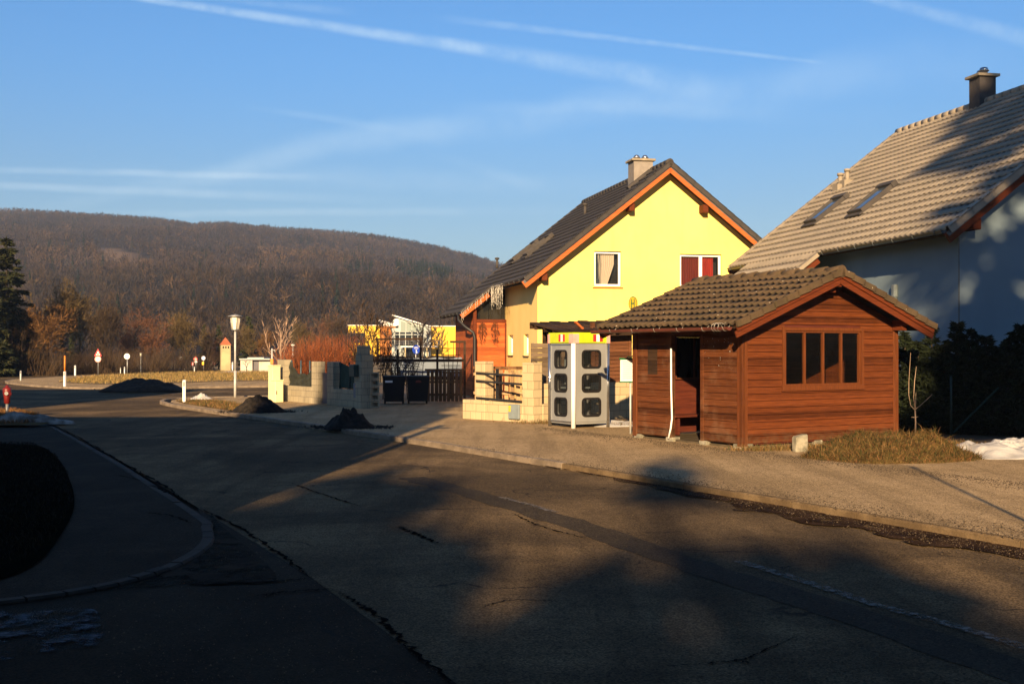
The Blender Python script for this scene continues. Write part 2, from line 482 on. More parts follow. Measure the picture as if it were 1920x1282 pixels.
pm('grit', (.008, .0065, .005), (.026, .019, .013), 9, .95, bs=1.0, bscale=35, fine=.5)
def ragged(name, scale, lo, hi):
    m = MATS[name]; t = NT(m.node_tree); b = m.node_tree.nodes['Principled BSDF']
    t.l(t.ramp(t.noise(objvec(t), scale, 7, .7), lo, hi), b.inputs['Alpha'])
ragged('ice', 3.6, .47, .62); pm('slab_dark', (.11, .085, .055), (.07, .055, .036), 4, .95, .05); pm('kerb_soil', (.022, .012, .006), (.055, .031, .016), 3.5, .9, .04, bs=.6, bscale=25, fine=.4); ragged('kerb_soil', 4.5, .36, .50)
pm('verge_grit', (.11, .078, .045), (.19, .135, .078), 5, .95, .03, bs=.6, bscale=40, fine=.6); ragged('verge_grit', 3.6, .36, .52); pm('damp_stain', (.012, .008, .005), (.03, .02, .012), 3.5, .9, .04, bs=.5, bscale=25); ragged('damp_stain', 2.6, .36, .56)
m, t, b = newmat('road_paint', .7, .3)
o_ = objvec(t)
t.l(t.mix(t.ramp(t.noise(o_, 13, 6, .75), .50, .62), (.15, .125, .095), (.085, .065, .042)), b.inputs['Base Color'])
pm('gravel_stone', (.15, .11, .07), (.07, .052, .035), 30, .95, .05)

wood('shelter_wood', (.126, .035, .010), (.066, .017, .005), .126, weather=.25, wc=(.15, .045, .015))
wood('shelter_front', (.115, .038, .013), (.066, .021, .008), .126, weather=.45, wc=(.17, .09, .05))
wood('shelter_trim', (.138, .042, .013), (.082, .024, .008), 5, 'v')
wood('barge_red', (.13, .031, .010), (.08, .019, .007), 9)
wood('orange_beam', (.44, .125, .034), (.31, .08, .022), 9)
wood('porch_wood', (.46, .12, .03), (.27, .06, .018), .14, weather=.3, wc=(.13, .05, .02))
wood('grey_plank', (.19, .135, .085), (.10, .07, .045), .12, weather=.5)
wood('gate_wood', (.17, .085, .035), (.09, .045, .02), .14, 'v')
wood('dark_wood', (.05, .028, .016), (.03, .018, .011), .12)
wood('paling', (.42, .27, .14), (.28, .17, .09), .11, 'v')
wood('shed_wall', (.17, .07, .033), (.10, .042, .02), .13)
wood('school_wood', (.44, .17, .04), (.27, .10, .025), .35)
pm('interior_wood', (.10, .022, .010), (.065, .014, .007), 3, .6, stretch=(1, 1, 12))
pm('gutter_red', (.13, .036, .024), (.09, .026, .018), 6, .4, .5)
pm('wire', (.45, .42, .38), None, 9, .45, .5, .6)
pm('concrete', (.36, .30, .21), (.24, .2, .14), 3, .9, bs=.4, bscale=50)
pm('weathered_stone', (.36, .33, .25), (.16, .15, .11), 7, .95, bs=.8, bscale=40, fine=.5)
blocks('block_wall', (.50, .40, .24), (.44, .345, .2), (.24, .18, .11))
blocks('block_grey', (.36, .31, .21), (.29, .25, .17), (.15, .13, .1), stain=.6)
m, t, b = newmat('yellow_plaster', .95, .1)
o_ = objvec(t)
c_ = t.mix(t.ramp(t.noise(o_, .7, 6, .65), .3, .75), (.85, .70, .20), (.80, .63, .165))
c_ = t.mix(t.math('MULTIPLY', t.ramp(t.noise(t.mapping(o_, (2.2, 2.2, .22)), 1.5, 6, .6), .52, .72), .35), c_, (.62, .47, .13))
sp_ = t.n('ShaderNodeSeparateXYZ'); t.l(o_, sp_.inputs[0])
c_ = t.mix(t.math('MULTIPLY', t.math('SUBTRACT', 1.0, t.ramp(sp_.outputs['Z'], .1, 1.1)), t.math('MULTIPLY', t.ramp(t.noise(o_, 3, 5, .7), .3, .7), .6)), c_, (.42, .32, .13))
t.l(c_, b.inputs['Base Color']); bump(t, b, t.noise(o_, 110, 3), .25, .004)
pm('peach_plaster', (.93, .66, .25), (.88, .61, .22), .8, .92, .15, bs=.12, bscale=120)
pm('blue_plaster', (.19, .255, .30), (.17, .23, .275), .8, .92, .15, bs=.12, bscale=120)
pm('school_yellow', (.84, .50, .045), (.8, .46, .04), .3, .8, bs=0)
pm('school_grey', (.42, .45, .42), (.36, .39, .37), .4, .6)
pm('school_glass', (.20, .25, .21), (.16, .2, .18), .2, .25, .5)
pm('white_metal', (.78, .76, .72), None, 3, .45, .4)
pm('white_plastic', (.84, .84, .82), (.78, .78, .76), 3, .4, .4)
tilemat('tile_dark', (.040, .036, .034), (.058, .050, .045))
tilemat('tile_brown', (.265, .225, .172), (.34, .285, .215))
tilemat('tile_moss', (.095, .062, .034), (.055, .037, .021), .95, moss=.6, mossc=(.065, .050, .022))
pm('flashing', (.10, .115, .12), (.08, .09, .1), 3, .5, .4, .3)
pm('black_metal', (.014, .014, .015), (.022, .02, .02), 6, .45, .4)
pm('galvanised', (.36, .36, .35), (.28, .28, .27), 12, .45, .4, .5)
pm('pole_grey', (.50, .50, .47), (.40, .40, .38), 5, .5, .4, .2)
pm('pole_teal', (.035, .075, .095), None, 5, .5, .4)
pm('booth_grey', (.36, .365, .36), (.30, .305, .30), 2, .42, .5, .35, stretch=(1, 1, .3))
pm('rubber', (.012, .010, .010), None, 5, .6)
pm('booth_green', (.47, .55, .015), (.40, .48, .015), 3, .4, .4)
pm('booth_pink', (.85, .38, .33), None, 3, .4, .4)
pm('sign_red', (.62, .035, .035), None, 3, .4, .4)
pm('sign_white', (.85, .85, .82), (.8, .8, .77), 3, .4, .4)
pm('sign_back', (.72, .72, .68), (.62, .62, .58), 4, .4, .4, .2)
pm('sign_black', (.012, .012, .012), None, 3, .5)
pm('sign_blue', (.02, .07, .50), None, 3, .4, .4)
pm('sky_blue_sign', (.10, .32, .78), None, 3, .4, .4)
pm('sign_yellow', (.88, .52, .02), None, 3, .4, .4)
pm('sign_green', (.01, .16, .06), None, 3, .4, .4)
pm('marker_orange', (.75, .24, .03), None, 3, .5)
pm('cabinet_cream', (.80, .70, .40), (.74, .64, .36), 2, .5, .4)
pm('meter_grey', (.20, .24, .25), (.16, .19, .2), 4, .5, .4)
pm('meter_blue', (.12, .15, .19), None, 4, .5, .4)
pm('box_green', (.010, .035, .028), None, 4, .5, .4)
pm('mesh_green', (.010, .035, .028), (.014, .045, .035), 8, .8)
pm('screen_dark', (.030, .033, .026), (.018, .021, .017), 5, .85, bs=.5, bscale=8)
pm('gate_grey', (.12, .115, .125), (.1, .095, .1), 4, .6)
pm('bin_black', (.006, .0065, .009), (.009, .009, .011), 5, .6, .2)
pm('hydrant_red', (.15, .010, .008), (.11, .008, .007), 6, .45, .45)
pm('hedge_dark', (.016, .022, .010), (.026, .032, .014), 5, .9)
pm('red_tile', (.42, .12, .055), (.33, .09, .04), 3, .8)
pm('cream_plaster', (.48, .39, .21), (.36, .29, .16), 1.2, .9)
pm('hut_grey', (.50, .46, .38), (.40, .37, .31), 1.2, .85)
pm('pale_screen', (.17, .21, .26), (.14, .17, .215), .8, .7)  # cloth colour dimmed and blued to carry its shade
pm('curtain_white', (.74, .64, .50), (.66, .56, .44), 9, .9, stretch=(6, 6, .4))
pm('curtain_red', (.50, .035, .022), (.28, .018, .014), 7, .9, stretch=(6, 6, .3))
pm('curtain_dark_red', (.20, .022, .014), (.14, .016, .012), 7, .9, stretch=(6, 6, .3))
pm('room_dark', (.02, .02, .022), None, 2, .9)
pm('blind_white', (.85, .82, .70), None, 3, .6)
pm('lamp_glass', (.80, .74, .56), (.74, .68, .5), 4, .35, .5)
pm('bark', (.11, .08, .055), (.06, .045, .032), 5, .95, stretch=(1, 1, .3))
pm('pale_bark', (.42, .30, .21), (.30, .21, .14), 5, .95, stretch=(1, 1, .3))
pm('dark_bark', (.035, .027, .02), (.05, .038, .027), 5, .95)
pm('icicle_wire', (.72, .68, .60), None, 5, .5)
pm('dry_bunch', (.11, .040, .014), (.07, .026, .010), 12, .95)
glassmat('dark_glass', (.010, .011, .012), .05, .5)
glassmat('sky_glass', (.045, .06, .075), .04, .7)
m, t, b = newmat('clear_glass', .03, .5)
b.inputs['Base Color'].default_value = (.02, .022, .022, 1); b.inputs['Alpha'].default_value = .35
m, t, b = newmat('dirty_glass', .12, .4)
b.inputs['Base Color'].default_value = (.005, .0045, .004, 1)
t.l(t.math('MULTIPLY_ADD', t.ramp(t.noise(t.mapping(objvec(t), (9, 9, 1.2)), 1.6, 6, .7), .35, .8), .25, .20), b.inputs['Alpha'])
pm('chimney_dark', (.045, .040, .038), (.065, .056, .05), 4, .8)
pm('chimney_grey', (.26, .23, .20), (.21, .185, .16), 4, .9, bs=.4, bscale=30)
pm('steel', (.45, .46, .48), None, 5, .22, .5, .9)
pm('thuja_trunk', (.05, .035, .022), None, 5, .95)
attrmat('twigs', .9); attrmat('needles', .8); attrmat('forest', .95); attrmat('blades', .85)

# ------------------------------------------------------------------ the setting
RZ = -.09
def g(px, py, z=0.0): v = G(px, py, z); return Vector((v.x, v.y))
right_kerb = [Vector((16.4, -10.0)), Vector((10.6, .55)), g(1920, 1010), g(1490, 938), g(1060, 868), g(850, 834), g(690, 810), g(560, 791), g(400, 769), g(345, 761), g(318, 756)]
corner = [g(318, 756), g(304, 752), g(312, 748), g(345, 745.5), g(400, 744)]
side_near = [g(400, 744), g(520, 741), g(640, 737)]
left_edge = [Vector((5.2, -4.0)), g(860, 1282, RZ), g(585, 1082, RZ), g(370, 950, RZ), g(200, 850, RZ), g(95, 793, RZ), g(70, 783, RZ), g(40, 772, RZ), g(-60, 762, RZ)]

polysheet('ground', [(-1500, -300), (1500, -300), (1500, 2600), (-1500, 2600)], -.16, 'soil')['kind'] = 'structure'
# far meadow between the side road and the trees
struct(polysheet('meadow', [g(-400, 712), g(-400, 683), Vector((-60, 150)), Vector((60, 150)), g(900, 715), g(640, 716)], -.14, 'field'))
road_pts = right_kerb + corner[1:] + side_near[1:] + [g(640, 721), g(505, 722.5), g(372, 724.5), g(250, 728), g(120, 725), g(62, 721.5), g(14, 716.5), g(6, 713), g(20, 710), g(140, 703.5), g(260, 699.5), g(420, 695.5), g(600, 692), g(600, 688.5), g(420, 690), g(300, 693), g(120, 696.5), g(-30, 699), g(-420, 704), g(-420, 770)] + left_edge[::-1]
struct(polysheet('road', road_pts, RZ, 'asphalt'))
pav = [Vector((20.0, -11.0)), Vector((40, 0)), Vector((40, 60)), g(900, 737.5), g(640, 738.3), g(520, 742.3)] + [g(400, 745.3), g(345, 747), g(322, 750), g(320, 754)] + right_kerb[::-1][1:]
struct(polysheet('pavement', pav, 0.0, 'footway'))
# brown verge at the street corner
vg = smoothline([g(330, 752), g(380, 750.5), g(425, 753), g(470, 764), g(455, 772), g(400, 765), g(350, 757), g(330, 752)], 5)
struct(polysheet('verge', vg[:-1], .006, 'dry_turf'))
mb = MB(); kerbmesh(mb, right_kerb[:5], .13, -.25, .004); struct(mb.build('kerb', 'kerb_worn'))
mb = MB(); kerbmesh(mb, right_kerb[4:], .15, -.25, .012); kerbmesh(mb, smoothline(corner + side_near[1:], 4), .15, -.25, .012)
struct(mb.build('kerb', 'kerb_stone'))
# island between the two roads
isl = [g(16, 716.3), g(60, 721), g(120, 724.5), g(250, 727.5), g(372, 724), g(505, 722), g(640, 720.4), g(640, 692.5), g(600, 692.5), g(420, 696), g(260, 700), g(140, 704), g(26, 710.5), g(12, 713.5)]
struct(polysheet('traffic_island', isl, -.01, 'footway'))
isg = smoothline([g(108, 716), g(150, 709), g(200, 705), g(300, 700.5), g(420, 697.5), g(640, 694.5), g(640, 711.5), g(505, 713), g(372, 716), g(250, 719.5), g(170, 719.5)], 3)
struct(polysheet('island_verge', isg, .012, 'field'))
mb = MB(); kerbmesh(mb, [g(140, 704), g(26, 710.5), g(12, 713.5), g(16, 716.3), g(60, 721), g(120, 724.5), g(250, 727.5), g(372, 724), g(505, 722), g(640, 720.4)], .16, -.25, .005, seg=1.4)
struct(mb.build('island_kerb', 'kerb_stone'))
# left footway, side entry and its worn kerb
lf = left_edge[1:-1]
struct(polysheet('left_footway', [g(95, 793), g(60, 796), g(-700, 797), g(-700, 1110), g(-100, 1118), g(120, 1092), g(250, 1066), g(330, 1040), g(384, 1005), g(385, 975), g(362, 950), g(200, 850)], -.065, 'footway_worn_shaded'))
struct(polysheet('left_verge', smoothline([g(-80, 826), g(60, 829), g(105, 850), g(130, 890), g(140, 940), g(110, 1000), g(60, 1050), g(-60, 1090)], 4), -.045, 'shaded_turf'))
struct(polysheet('hydrant_verge', smoothline([g(-300, 765), g(30, 768), g(70, 778), g(92, 789), g(80, 795), g(40, 796), g(-300, 797)], 3), -.005, 'dry_turf'))
mb = MB(); kerbmesh(mb, smoothline([g(97, 794), g(200, 850), g(362, 950), g(386, 975), g(385, 1005), g(330, 1040), g(250, 1067), g(120, 1093), g(-100, 1119)], 3), .13, -.2, -.055, seg=.9)
struct(mb.build('left_kerb', 'kerb_shaded'))
# near-side apron of the side entry
struct(polysheet('entry_apron', [g(370, 950, RZ), g(384, 976), g(383, 1004), g(330, 1039), g(250, 1065), g(120, 1091), g(-100, 1117), g(-700, 1110), Vector((-9, .5)), Vector((-5.5, -4.0)), Vector((5.2, -4.0)), g(860, 1282, RZ), g(585, 1082, RZ)], RZ - .002, 'footway_worn_shaded'))
# yard ground behind the fences
struct(polysheet('yard', [G(900, 737.5).xy + Vector((0, .3)), Vector((40, 60)), Vector((40, 18)), g(1920, 860), g(1700, 845), Vector((8.2, 23.8)), Vector((3, 27.6)), Vector((1.2, 28.6))], .006, 'soil'))

# cracks, seams and patches on the carriageway
rnd = random.Random(3)
def crack(pts, w, n=14, jit=.03, wj=.6):
    mb = MB(); ribbon(mb, smoothline([Vector((*g(*p, RZ), 0)) for p in pts], n), w, RZ + .008, jit, wj, rnd); return mb
mb = MB()
for pts, w in ([[(370, 952), (440, 985), (520, 1035), (585, 1084)], .03], [[(625, 1105), (700, 1150), (760, 1205), (860, 1290)], .032],
               [[(545, 905), (600, 925), (680, 950)], .022], [[(748, 986), (772, 998), (825, 1020)], .045], [[(585, 1084), (480, 1092), (360, 1096)], .03],
               [[(100, 795), (160, 827), (230, 868), (300, 905), (352, 945)], .035], [[(625, 1105), (560, 1108), (470, 1118)], .03],
               [[(960, 962), (1010, 985), (1100, 1010)], .02], [[(1240, 1250), (1380, 1238), (1420, 1225), (1500, 1190)], .012], [[(1380, 1238), (1410, 1244)], .02],
               [[(330, 940), (300, 920), (250, 900), (210, 893)], .03], [[(360, 985), (320, 970), (270, 965)], .03], [[(900, 1140), (960, 1125), (1050, 1128)], .015]):
    ribbon(mb, smoothline([Vector((*g(*p, RZ), 0)) for p in pts], 24), w, RZ + .008 if pts[0][0] not in (330, 360) else -.06, w * .9, .75, rnd)
struct(mb.build('road_cracks', 'tar'))
# darker repaired strip along the lane
mb = MB(); ribbon(mb, smoothline([Vector((*g(*p, RZ), 0)) for p in ((770, 895), (900, 930), (1100, 990), (1300, 1060), (1560, 1140), (1920, 1262), (2300, 1420))], 10), .42, RZ + .004, .03, .08, rnd)
struct(mb.build('repaired_strip', 'tar_strip' if 'tar_strip' in MATS else asphalt('tar_strip', (.044, .034, .022), (.066, .050, .032), crack=False)))
# markings
mb = MB(); ribbon(mb, [(*g(*p, RZ), 0) for p in ((1385, 1053), (1500, 1088), (1640, 1134), (1780, 1172), (1920, 1214), (2200, 1310))], .12, RZ + .012, .004, .05, rnd)
ribbon(mb, [(*g(*p, RZ), 0) for p in ((940, 933), (980, 943), (1040, 961))], .10, RZ + .012)
ragged('road_paint', 14, .40, .62)
struct(mb.build('lane_marking', 'road_paint'))
mb = MB(); ribbon(mb, [(*g(*p, RZ), 0) for p in ((408, 779), (450, 784), (500, 790), (556, 797))], .28, RZ + .010, .05, .5, rnd)
ribbon(mb, [(*g(*p, RZ), 0) for p in ((498, 797), (530, 800), (562, 802))], .09, RZ + .010, .01, .4, rnd)
struct(mb.build('meltwater', 'ice'))
struct(polysheet('ice_sheet', smoothline([g(-60, 1150, RZ), g(40, 1145, RZ), g(150, 1142, RZ), g(185, 1150, RZ), g(190, 1180, RZ), g(205, 1200, RZ), g(170, 1214, RZ), g(100, 1222, RZ), g(0, 1240, RZ), g(-80, 1240, RZ)], 4), RZ + .014, 'ice'))
struct(polysheet('gutter_puddle', smoothline([g(395, 960, RZ), g(420, 990, RZ), g(470, 1030, RZ), g(520, 1085, RZ), g(440, 1095, RZ), g(340, 1098, RZ), g(170, 1108, RZ), g(60, 1125, RZ), g(110, 1100, RZ), g(260, 1072, RZ), g(360, 1035, RZ), g(398, 1000, RZ)], 4), RZ + .005, 'damp_stain'))
# dirt washed along the right kerb
def dirtstrip(cl, wl, z, name, mat):
    pts = smoothline([Vector((*g(*p, RZ), 0)) for p in cl], 10); n = len(pts); L = []; Rr = []
    for i, p in enumerate(pts):
        d = (pts[min(i + 1, n - 1)] - pts[max(i - 1, 0)]).normalized(); s = Vector((-d.y, d.x, 0)); w = np.interp(i / (n - 1), np.linspace(0, 1, len(wl)), wl)
        L.append(p + s * w * (.75 + .5 * noise.noise(p * 2.1))); Rr.append(p - s * w * (.75 + .9 * noise.noise(p * 1.7 + Vector((9, 0, 0)))))
    mb = MB(); vs = []
    for a, b in zip(L, Rr): vs += [(a.x, a.y, z), (b.x, b.y, z)]
    mb.add(vs, [(2 * i, 2 * i + 1, 2 * i + 3, 2 * i + 2) for i in range(n - 1)])
    return struct(mb.build(name, mat))
dirtstrip([(700, 816), (850, 842), (1060, 878), (1300, 925), (1500, 965), (1700, 1002), (1920, 1032), (2200, 1080)], [.10, .12, .16, .28, .42, .5, .6, .6], RZ + .016, 'kerb_dirt', 'kerb_soil')

# ------------------------------------------------------------------ bus shelter
A = R(31.5)
SW, SD, ZP = 4.03, 3.14, .126            # gable width, depth along the street, board pitch
sh = thing('bus_shelter', 'reddish brown timber bus shelter with mossy tiled gable roof beside the road', 'bus shelter', (4.11, 20.95, 0), A)
def roofz(x): return 3.24 - .393 * abs(x - 2.015)       # tile surface
def under(x): return roofz(x) - .17
def boards(mb, x0, x1, z0, z1, y, hole=None, clip=None, th=.024, mi=0):
    z = z0
    while z < z1 - .02:
        zt = min(z + ZP - .010, z1)
        segs = [(x0, x1)]
        if hole and zt > hole[1] + .001 and z < hole[3] - .001: segs = [(x0, hole[0]), (hole[2], x1)]
        for a, b in segs:
            if clip:   # gable: trim to the roof underside
                lim = lambda zz: max(0.0, (3.24 - .17 - zz) / .393)
                a0, b0 = max(a, 2.015 - lim(z)), min(b, 2.015 + lim(z)); a1, b1 = max(a, 2.015 - lim(zt)), min(b, 2.015 + lim(zt))
            else: a0, b0, a1, b1 = a, b, a, b
            if b0 - a0 < .02: continue
            o = random.uniform(-.002, .002); ya, yb = y - th + o, y - th + .009 + o
            v = [(a0, ya, z), (b0, ya, z), (b1, yb, zt), (a1, yb, zt), (a0, y, z), (b0, y, z), (b1, y, zt), (a1, y, zt)]
            mb.add(v, [(0, 1, 2, 3), (4, 7, 6, 5), (0, 4, 5, 1), (3, 2, 6, 7), (0, 3, 7, 4), (1, 5, 6, 2)], mi)
        z += ZP
    return mb
hole = (1.02, 1.10, 3.01, 2.115)
def gable(front, mat, hole):
    s = 1 if front else -1; glass = 'dirty_glass' if front else 'dark_glass'
    T = None if front else (lambda p: Vector((p.x, SD - p.y, p.z)))
    mb = MB(T); boards(mb, .10, SW - .10, .09, 3.2, 0, hole, True)
    # backing skin with the window hole
    wb = MB(T); wallstrips(wb, .05, SW - .05, .06, under, [hole], .05, [2.015])
    a = mb.build('gable_wall', mat, sh); wb2 = MB(T)
    b = MB(T); b.v = [((T(Vector(v)) if T else Vector(v)) + Vector((0, s * .004, 0))) for v in []]
    o = wb.build('wall_lining', 'interior_wood', a)
    o.location = (0, s * .003, 0)
    # window
    f = MB(T); x0, z0, x1, z1 = hole
    f.ring(rect(x0 - .07, z0 - .075, x1 + .07, z1 + .06), rect(x0, z0, x1, z1), -.045, -.026)
    f.box((x0 - .10, -.06, z0 - .095), (x1 + .10, -.028, z0 - .077))
    f.ring(rect(x0 + .001, z0 + .001, x1 - .001, z1 - .001), rect(x0 + .035, z0 + .035, x1 - .035, z1 - .035), -.02, .04)
    w = f.build('window', 'shelter_trim', sh)
    for k in (1, 2, 3):
        m_ = MB(T); xc = x0 + .035 + (x1 - x0 - .07) * k / 4; m_.box((xc - .022, -.018, z0 + .036), (xc + .022, .035, z1 - .036)); m_.build('mullion', 'shelter_trim', w)
    for k in range(4):
        g_ = MB(T); xa = x0 + .037 + (x1 - x0 - .074) * k / 4; xb = x0 + .037 + (x1 - x0 - .074) * (k + 1) / 4
        g_.add([(xa + .02, .012, z0 + .036), (xb - .02, .012, z0 + .036), (xb - .02, .012, z1 - .036), (xa + .02, .012, z1 - .036)], [(0, 1, 2, 3)])
        g_.build('pane', glass, w)
gable(True, 'shelter_wood', hole)
gable(False, 'shelter_front', (1.02, 1.15, 3.01, 2.05))
# back wall
bw = MB(); bw.box((SW - .06, .06, .06), (SW, SD - .06, 2.24)); bw.build('back_wall', 'shelter_wood', sh)
# front panels: street side, local plane x=0 facing -x
TS = lambda p: Vector((p.y, p.x, p.z))
for (a, b) in ((.12, 1.06), (1.95, SD - .12)):
    m_ = MB(TS); boards(m_, a, b, .10, 2.02, 0); m_.box((a, .002, .08), (b, .05, 2.1)); m_.build('front_panel', 'shelter_front', sh)
m_ = MB(); m_.box((-.022, .12, 2.04), (.05, SD - .12, 2.22)); m_.build('head_beam', 'shelter_front', sh)
for (x, y) in ((0, 0), (SW, 0), (0, SD), (SW, SD)):
    m_ = MB(); sx = -.035 if x == 0 else SW - .105; sy = -.035 if y == 0 else SD - .105
    m_.box((sx, sy, .03), (sx + .14, sy + .14, 2.30), bev=.008); m_.build('corner_post', 'shelter_trim', sh)
for y in (1.02, 1.95):
    m_ = MB(); m_.box((-.03, y, .05), (.07, y + .09, 2.05), bev=.006); m_.build('door_post', 'shelter_front', sh)
m_ = MB(); m_.box((.05, .05, -.05), (SW - .05, SD - .05, .035)); m_.build('floor_slab', 'slab_dark', sh)
for (x, y) in ((-.02, .02), (-.02, .95), (-.02, 1.93), (-.02, SD - .2), (SW - .2, -.01), (1.8, -.01), (.05, -.02)):
    m_ = MB(); m_.box((x - .012, y - .012, -.05), (x + .19, y + .19, .078), bev=.01); m_.build('footing', 'weathered_stone', sh)
m_ = MB(); m_.box((.6, SD - .55, .40), (3.6, SD - .16, .45), bev=.008); m_.box((.7, SD - .5, .05), (.76, SD - .2, .40)); m_.box((3.4, SD - .5, .05), (3.46, SD - .2, .40)); m_.build('bench', 'interior_wood', sh)
m_ = MB(); m_.box((1.75, SD - .16, 1.05), (2.4, SD - .15, 1.62)); m_.build('notice_board', 'curtain_white', sh)
# roof: two tiled slopes, deck, ridge caps
RY0, RLEN = -.45, 4.03
sl = Vector((2.595, 0, 1.02)).normalized(); SLEN = 2.788
rf = MB()
for s in (-1, 1):
    xe = 2.015 + s * 2.575; ze = roofz(xe) - .055
    a = Vector((xe, RY0 + .04, ze)); c = Vector((2.015, RY0 + .04, 3.24 - .055))
    n_ = Vector((s * .393, 0, 1)).normalized() * .03
    v = []
    for y in (RY0 + .03, RY0 + RLEN - .03):
        for p in (Vector((xe, y, ze)), Vector((2.015 + s * .012, y, 3.24 - .055)), Vector((2.015 + s * .012, y, 3.24 - .09)), Vector((xe, y, ze - .035))): v.append(p)
    rf.add(v, [(0, 1, 2, 3), (7, 6, 5, 4), (0, 4, 5, 1), (1, 5, 6, 2), (2, 6, 7, 3), (3, 7, 4, 0)])
roof = rf.build('roof', 'dark_wood', sh)
for s in (-1, 1):
    xe = 2.015 + s * 2.60
    tileroof('roof_tiles', (xe, RY0 - .03, roofz(xe)), (0, 1, 0), (-s * 2.595, 0, 1.02), RLEN + .03, SLEN, 'tile_moss', roof, tw=.165, row=.30, amp=.021, step=.034, spp=6, jit=.012)
# edge tiles along both gables (seen end on)
for s, yy in ((-1, RY0 - .045), (1, RY0 - .045), (-1, RY0 + RLEN + .02), (1, RY0 + RLEN + .02)):
    m_ = MB()
    for k in range(9):
        t0, t1 = k / 9, (k + 1) / 9 + .012
        a = Vector((2.015 + s * 2.60 * (1 - t0), 0, roofz(2.015 + s * 2.60 * (1 - t0)) + .03)); b2 = Vector((2.015 + s * 2.60 * (1 - t1), 0, roofz(2.015 + s * 2.60 * (1 - t1)) + .005))
        o1 = random.uniform(-.006, .006); m_.beam(a + Vector((0, yy, o1 - .035)), b2 + Vector((0, yy, o1 - .035)), .045, .115)
    m_.build('verge_tiles', 'tile_moss', roof)
m_ = MB()
for k in range(11):
    y = RY0 - .04 + k * .375; pts = [(2.015, y, 3.235 + .012), (2.015, y + .2, 3.24), (2.015, y + .41, 3.228)]
    m_.tube([Vector(p) - Vector((0, 0, .035 + random.uniform(-.008, .008))) for p in pts], [.115, .108, .10], 14)
m_.build('ridge_caps', 'tile_moss', roof)
# barge boards, two stepped planks each side
for s in (-1, 1):
    for yy in (RY0 - .01, RY0 + RLEN + .01):
        m_ = MB(); sg = 1 if yy < 0 else -1
        e = Vector((2.015 + s * 2.56, yy, roofz(2.015 + s * 2.56) - .10)); c = Vector((2.015 + s * .0, yy, 3.14))
        m_.beam(e, c, .03, .10)
        dz = Vector((0, sg * .028, -.105)); m_.beam(e + dz, c + dz, .03, .115)
        m_.build('barge_board', 'barge_red', sh)
# purlin ends (corbels)
for (x, zt) in ((.07, 2.34), (2.015, 3.03), (SW - .07, 2.34)):
    for sgn, y0 in ((-1, -.026), (1, SD + .026)):
        m_ = MB(); L_ = .38
        m_.box((x - .07, y0, zt - .10), (x + .07, y0 + sgn * L_, zt - .002)); m_.box((x - .068, y0, zt - .20), (x + .068, y0 + sgn * L_ * .62, zt - .102))
        m_.build('purlin', 'barge_red', sh)
# rafters seen under the street eave
m_ = MB()
for k in range(6):
    y = .15 + k * .58; m_.beam((-.52, y, roofz(-.52) - .15), (.4, y, roofz(.4) - .15), .07, .09)
m_.build('rafters', 'dark_wood', sh)
# gutter with brackets
gt = MB(); n_ = 9; xs = -.66
prof = [(xs + .062 * math.cos(R(180 + 180 * k / (n_ - 1))), 2.16 + .062 * math.sin(R(180 + 180 * k / (n_ - 1)))) for k in range(n_)]
vs = []; y0_, y1_ = RY0 + .05, RY0 + RLEN + .10
for (yy, dz) in ((y0_, .0), (y1_, -.012)):
    for (x, z) in prof: vs.append((x, yy, z + dz))
    for (x, z) in prof[::-1]: vs.append((xs + (x - xs) * .9, yy, 2.16 + (z - 2.16) * .9 + dz))
k_ = 2 * n_
gt.add(vs, [(i, (i + 1) % k_, k_ + (i + 1) % k_, k_ + i) for i in range(k_)] + [tuple(range(k_ - 1, -1, -1)), tuple(range(k_, 2 * k_))], 0)
gt.add([(x, y0_ - .001, z) for x, z in prof], [tuple(range(n_))]); gt.add([(x, y1_ + .001, z - .012) for x, z in prof], [tuple(range(n_))])
gut = gt.build('gutter', 'gutter_red', sh)
for y in (-.3, .25, .95, 1.62, 2.3, 3.0):
    m_ = MB(); m_.tube([(xs - .07, y, 2.165)] + [(xs + .069 * math.cos(R(180 + 30 * k)), y, 2.16 + .069 * math.sin(R(180 + 30 * k))) for k in range(7)] + [(xs + .11, y, 2.20), (xs + .2, y + .01, 2.235)], .006, 5); m_.build('bracket', 'wire', gut)
m_ = MB(); m_.tube([(xs + .069 * math.cos(R(a)), -.2 + a * .0002 + random.uniform(-.02, .02), 2.16 + .075 * math.sin(R(a))) for a in range(0, 1100, 40)], .004, 4)
m_.tube([(xs, -.2, 2.2), (xs + .1, -.28, 2.26), (xs + .16, -.22, 2.2), (xs + .05, -.32, 2.13)], .004, 4); m_.build('tie_wire', 'wire', gut)
# the white pipe leaning at the doorway
m_ = MB(); m_.tube([(-.05, 1.93, 1.80), (-.05, 1.925, 1.0), (-.052, 1.90, .45), (-.06, 1.93, .25), (-.07, 1.985, .06)], .018, 8); m_.build('drain_pipe', 'white_plastic', sh)
for k in range(22):
    m_ = MB(); y = random.uniform(.18, 1.0); z = random.choice([1.98, 1.93, 1.9, 1.8, 1.72, 1.6, 1.45]) + random.uniform(-.03, .03); s_ = random.uniform(.004, .009)
    m_.box((-.028, y, z), (-.0262, y + s_ * 1.6, z + s_)); m_.build('paper_scrap', 'white_plastic', sh)
m_ = MB(); m_.box((-.0285, 2.38, 1.28), (-.0262, 2.68, 1.83)); m_.build('faded_notice', 'dark_wood', sh)

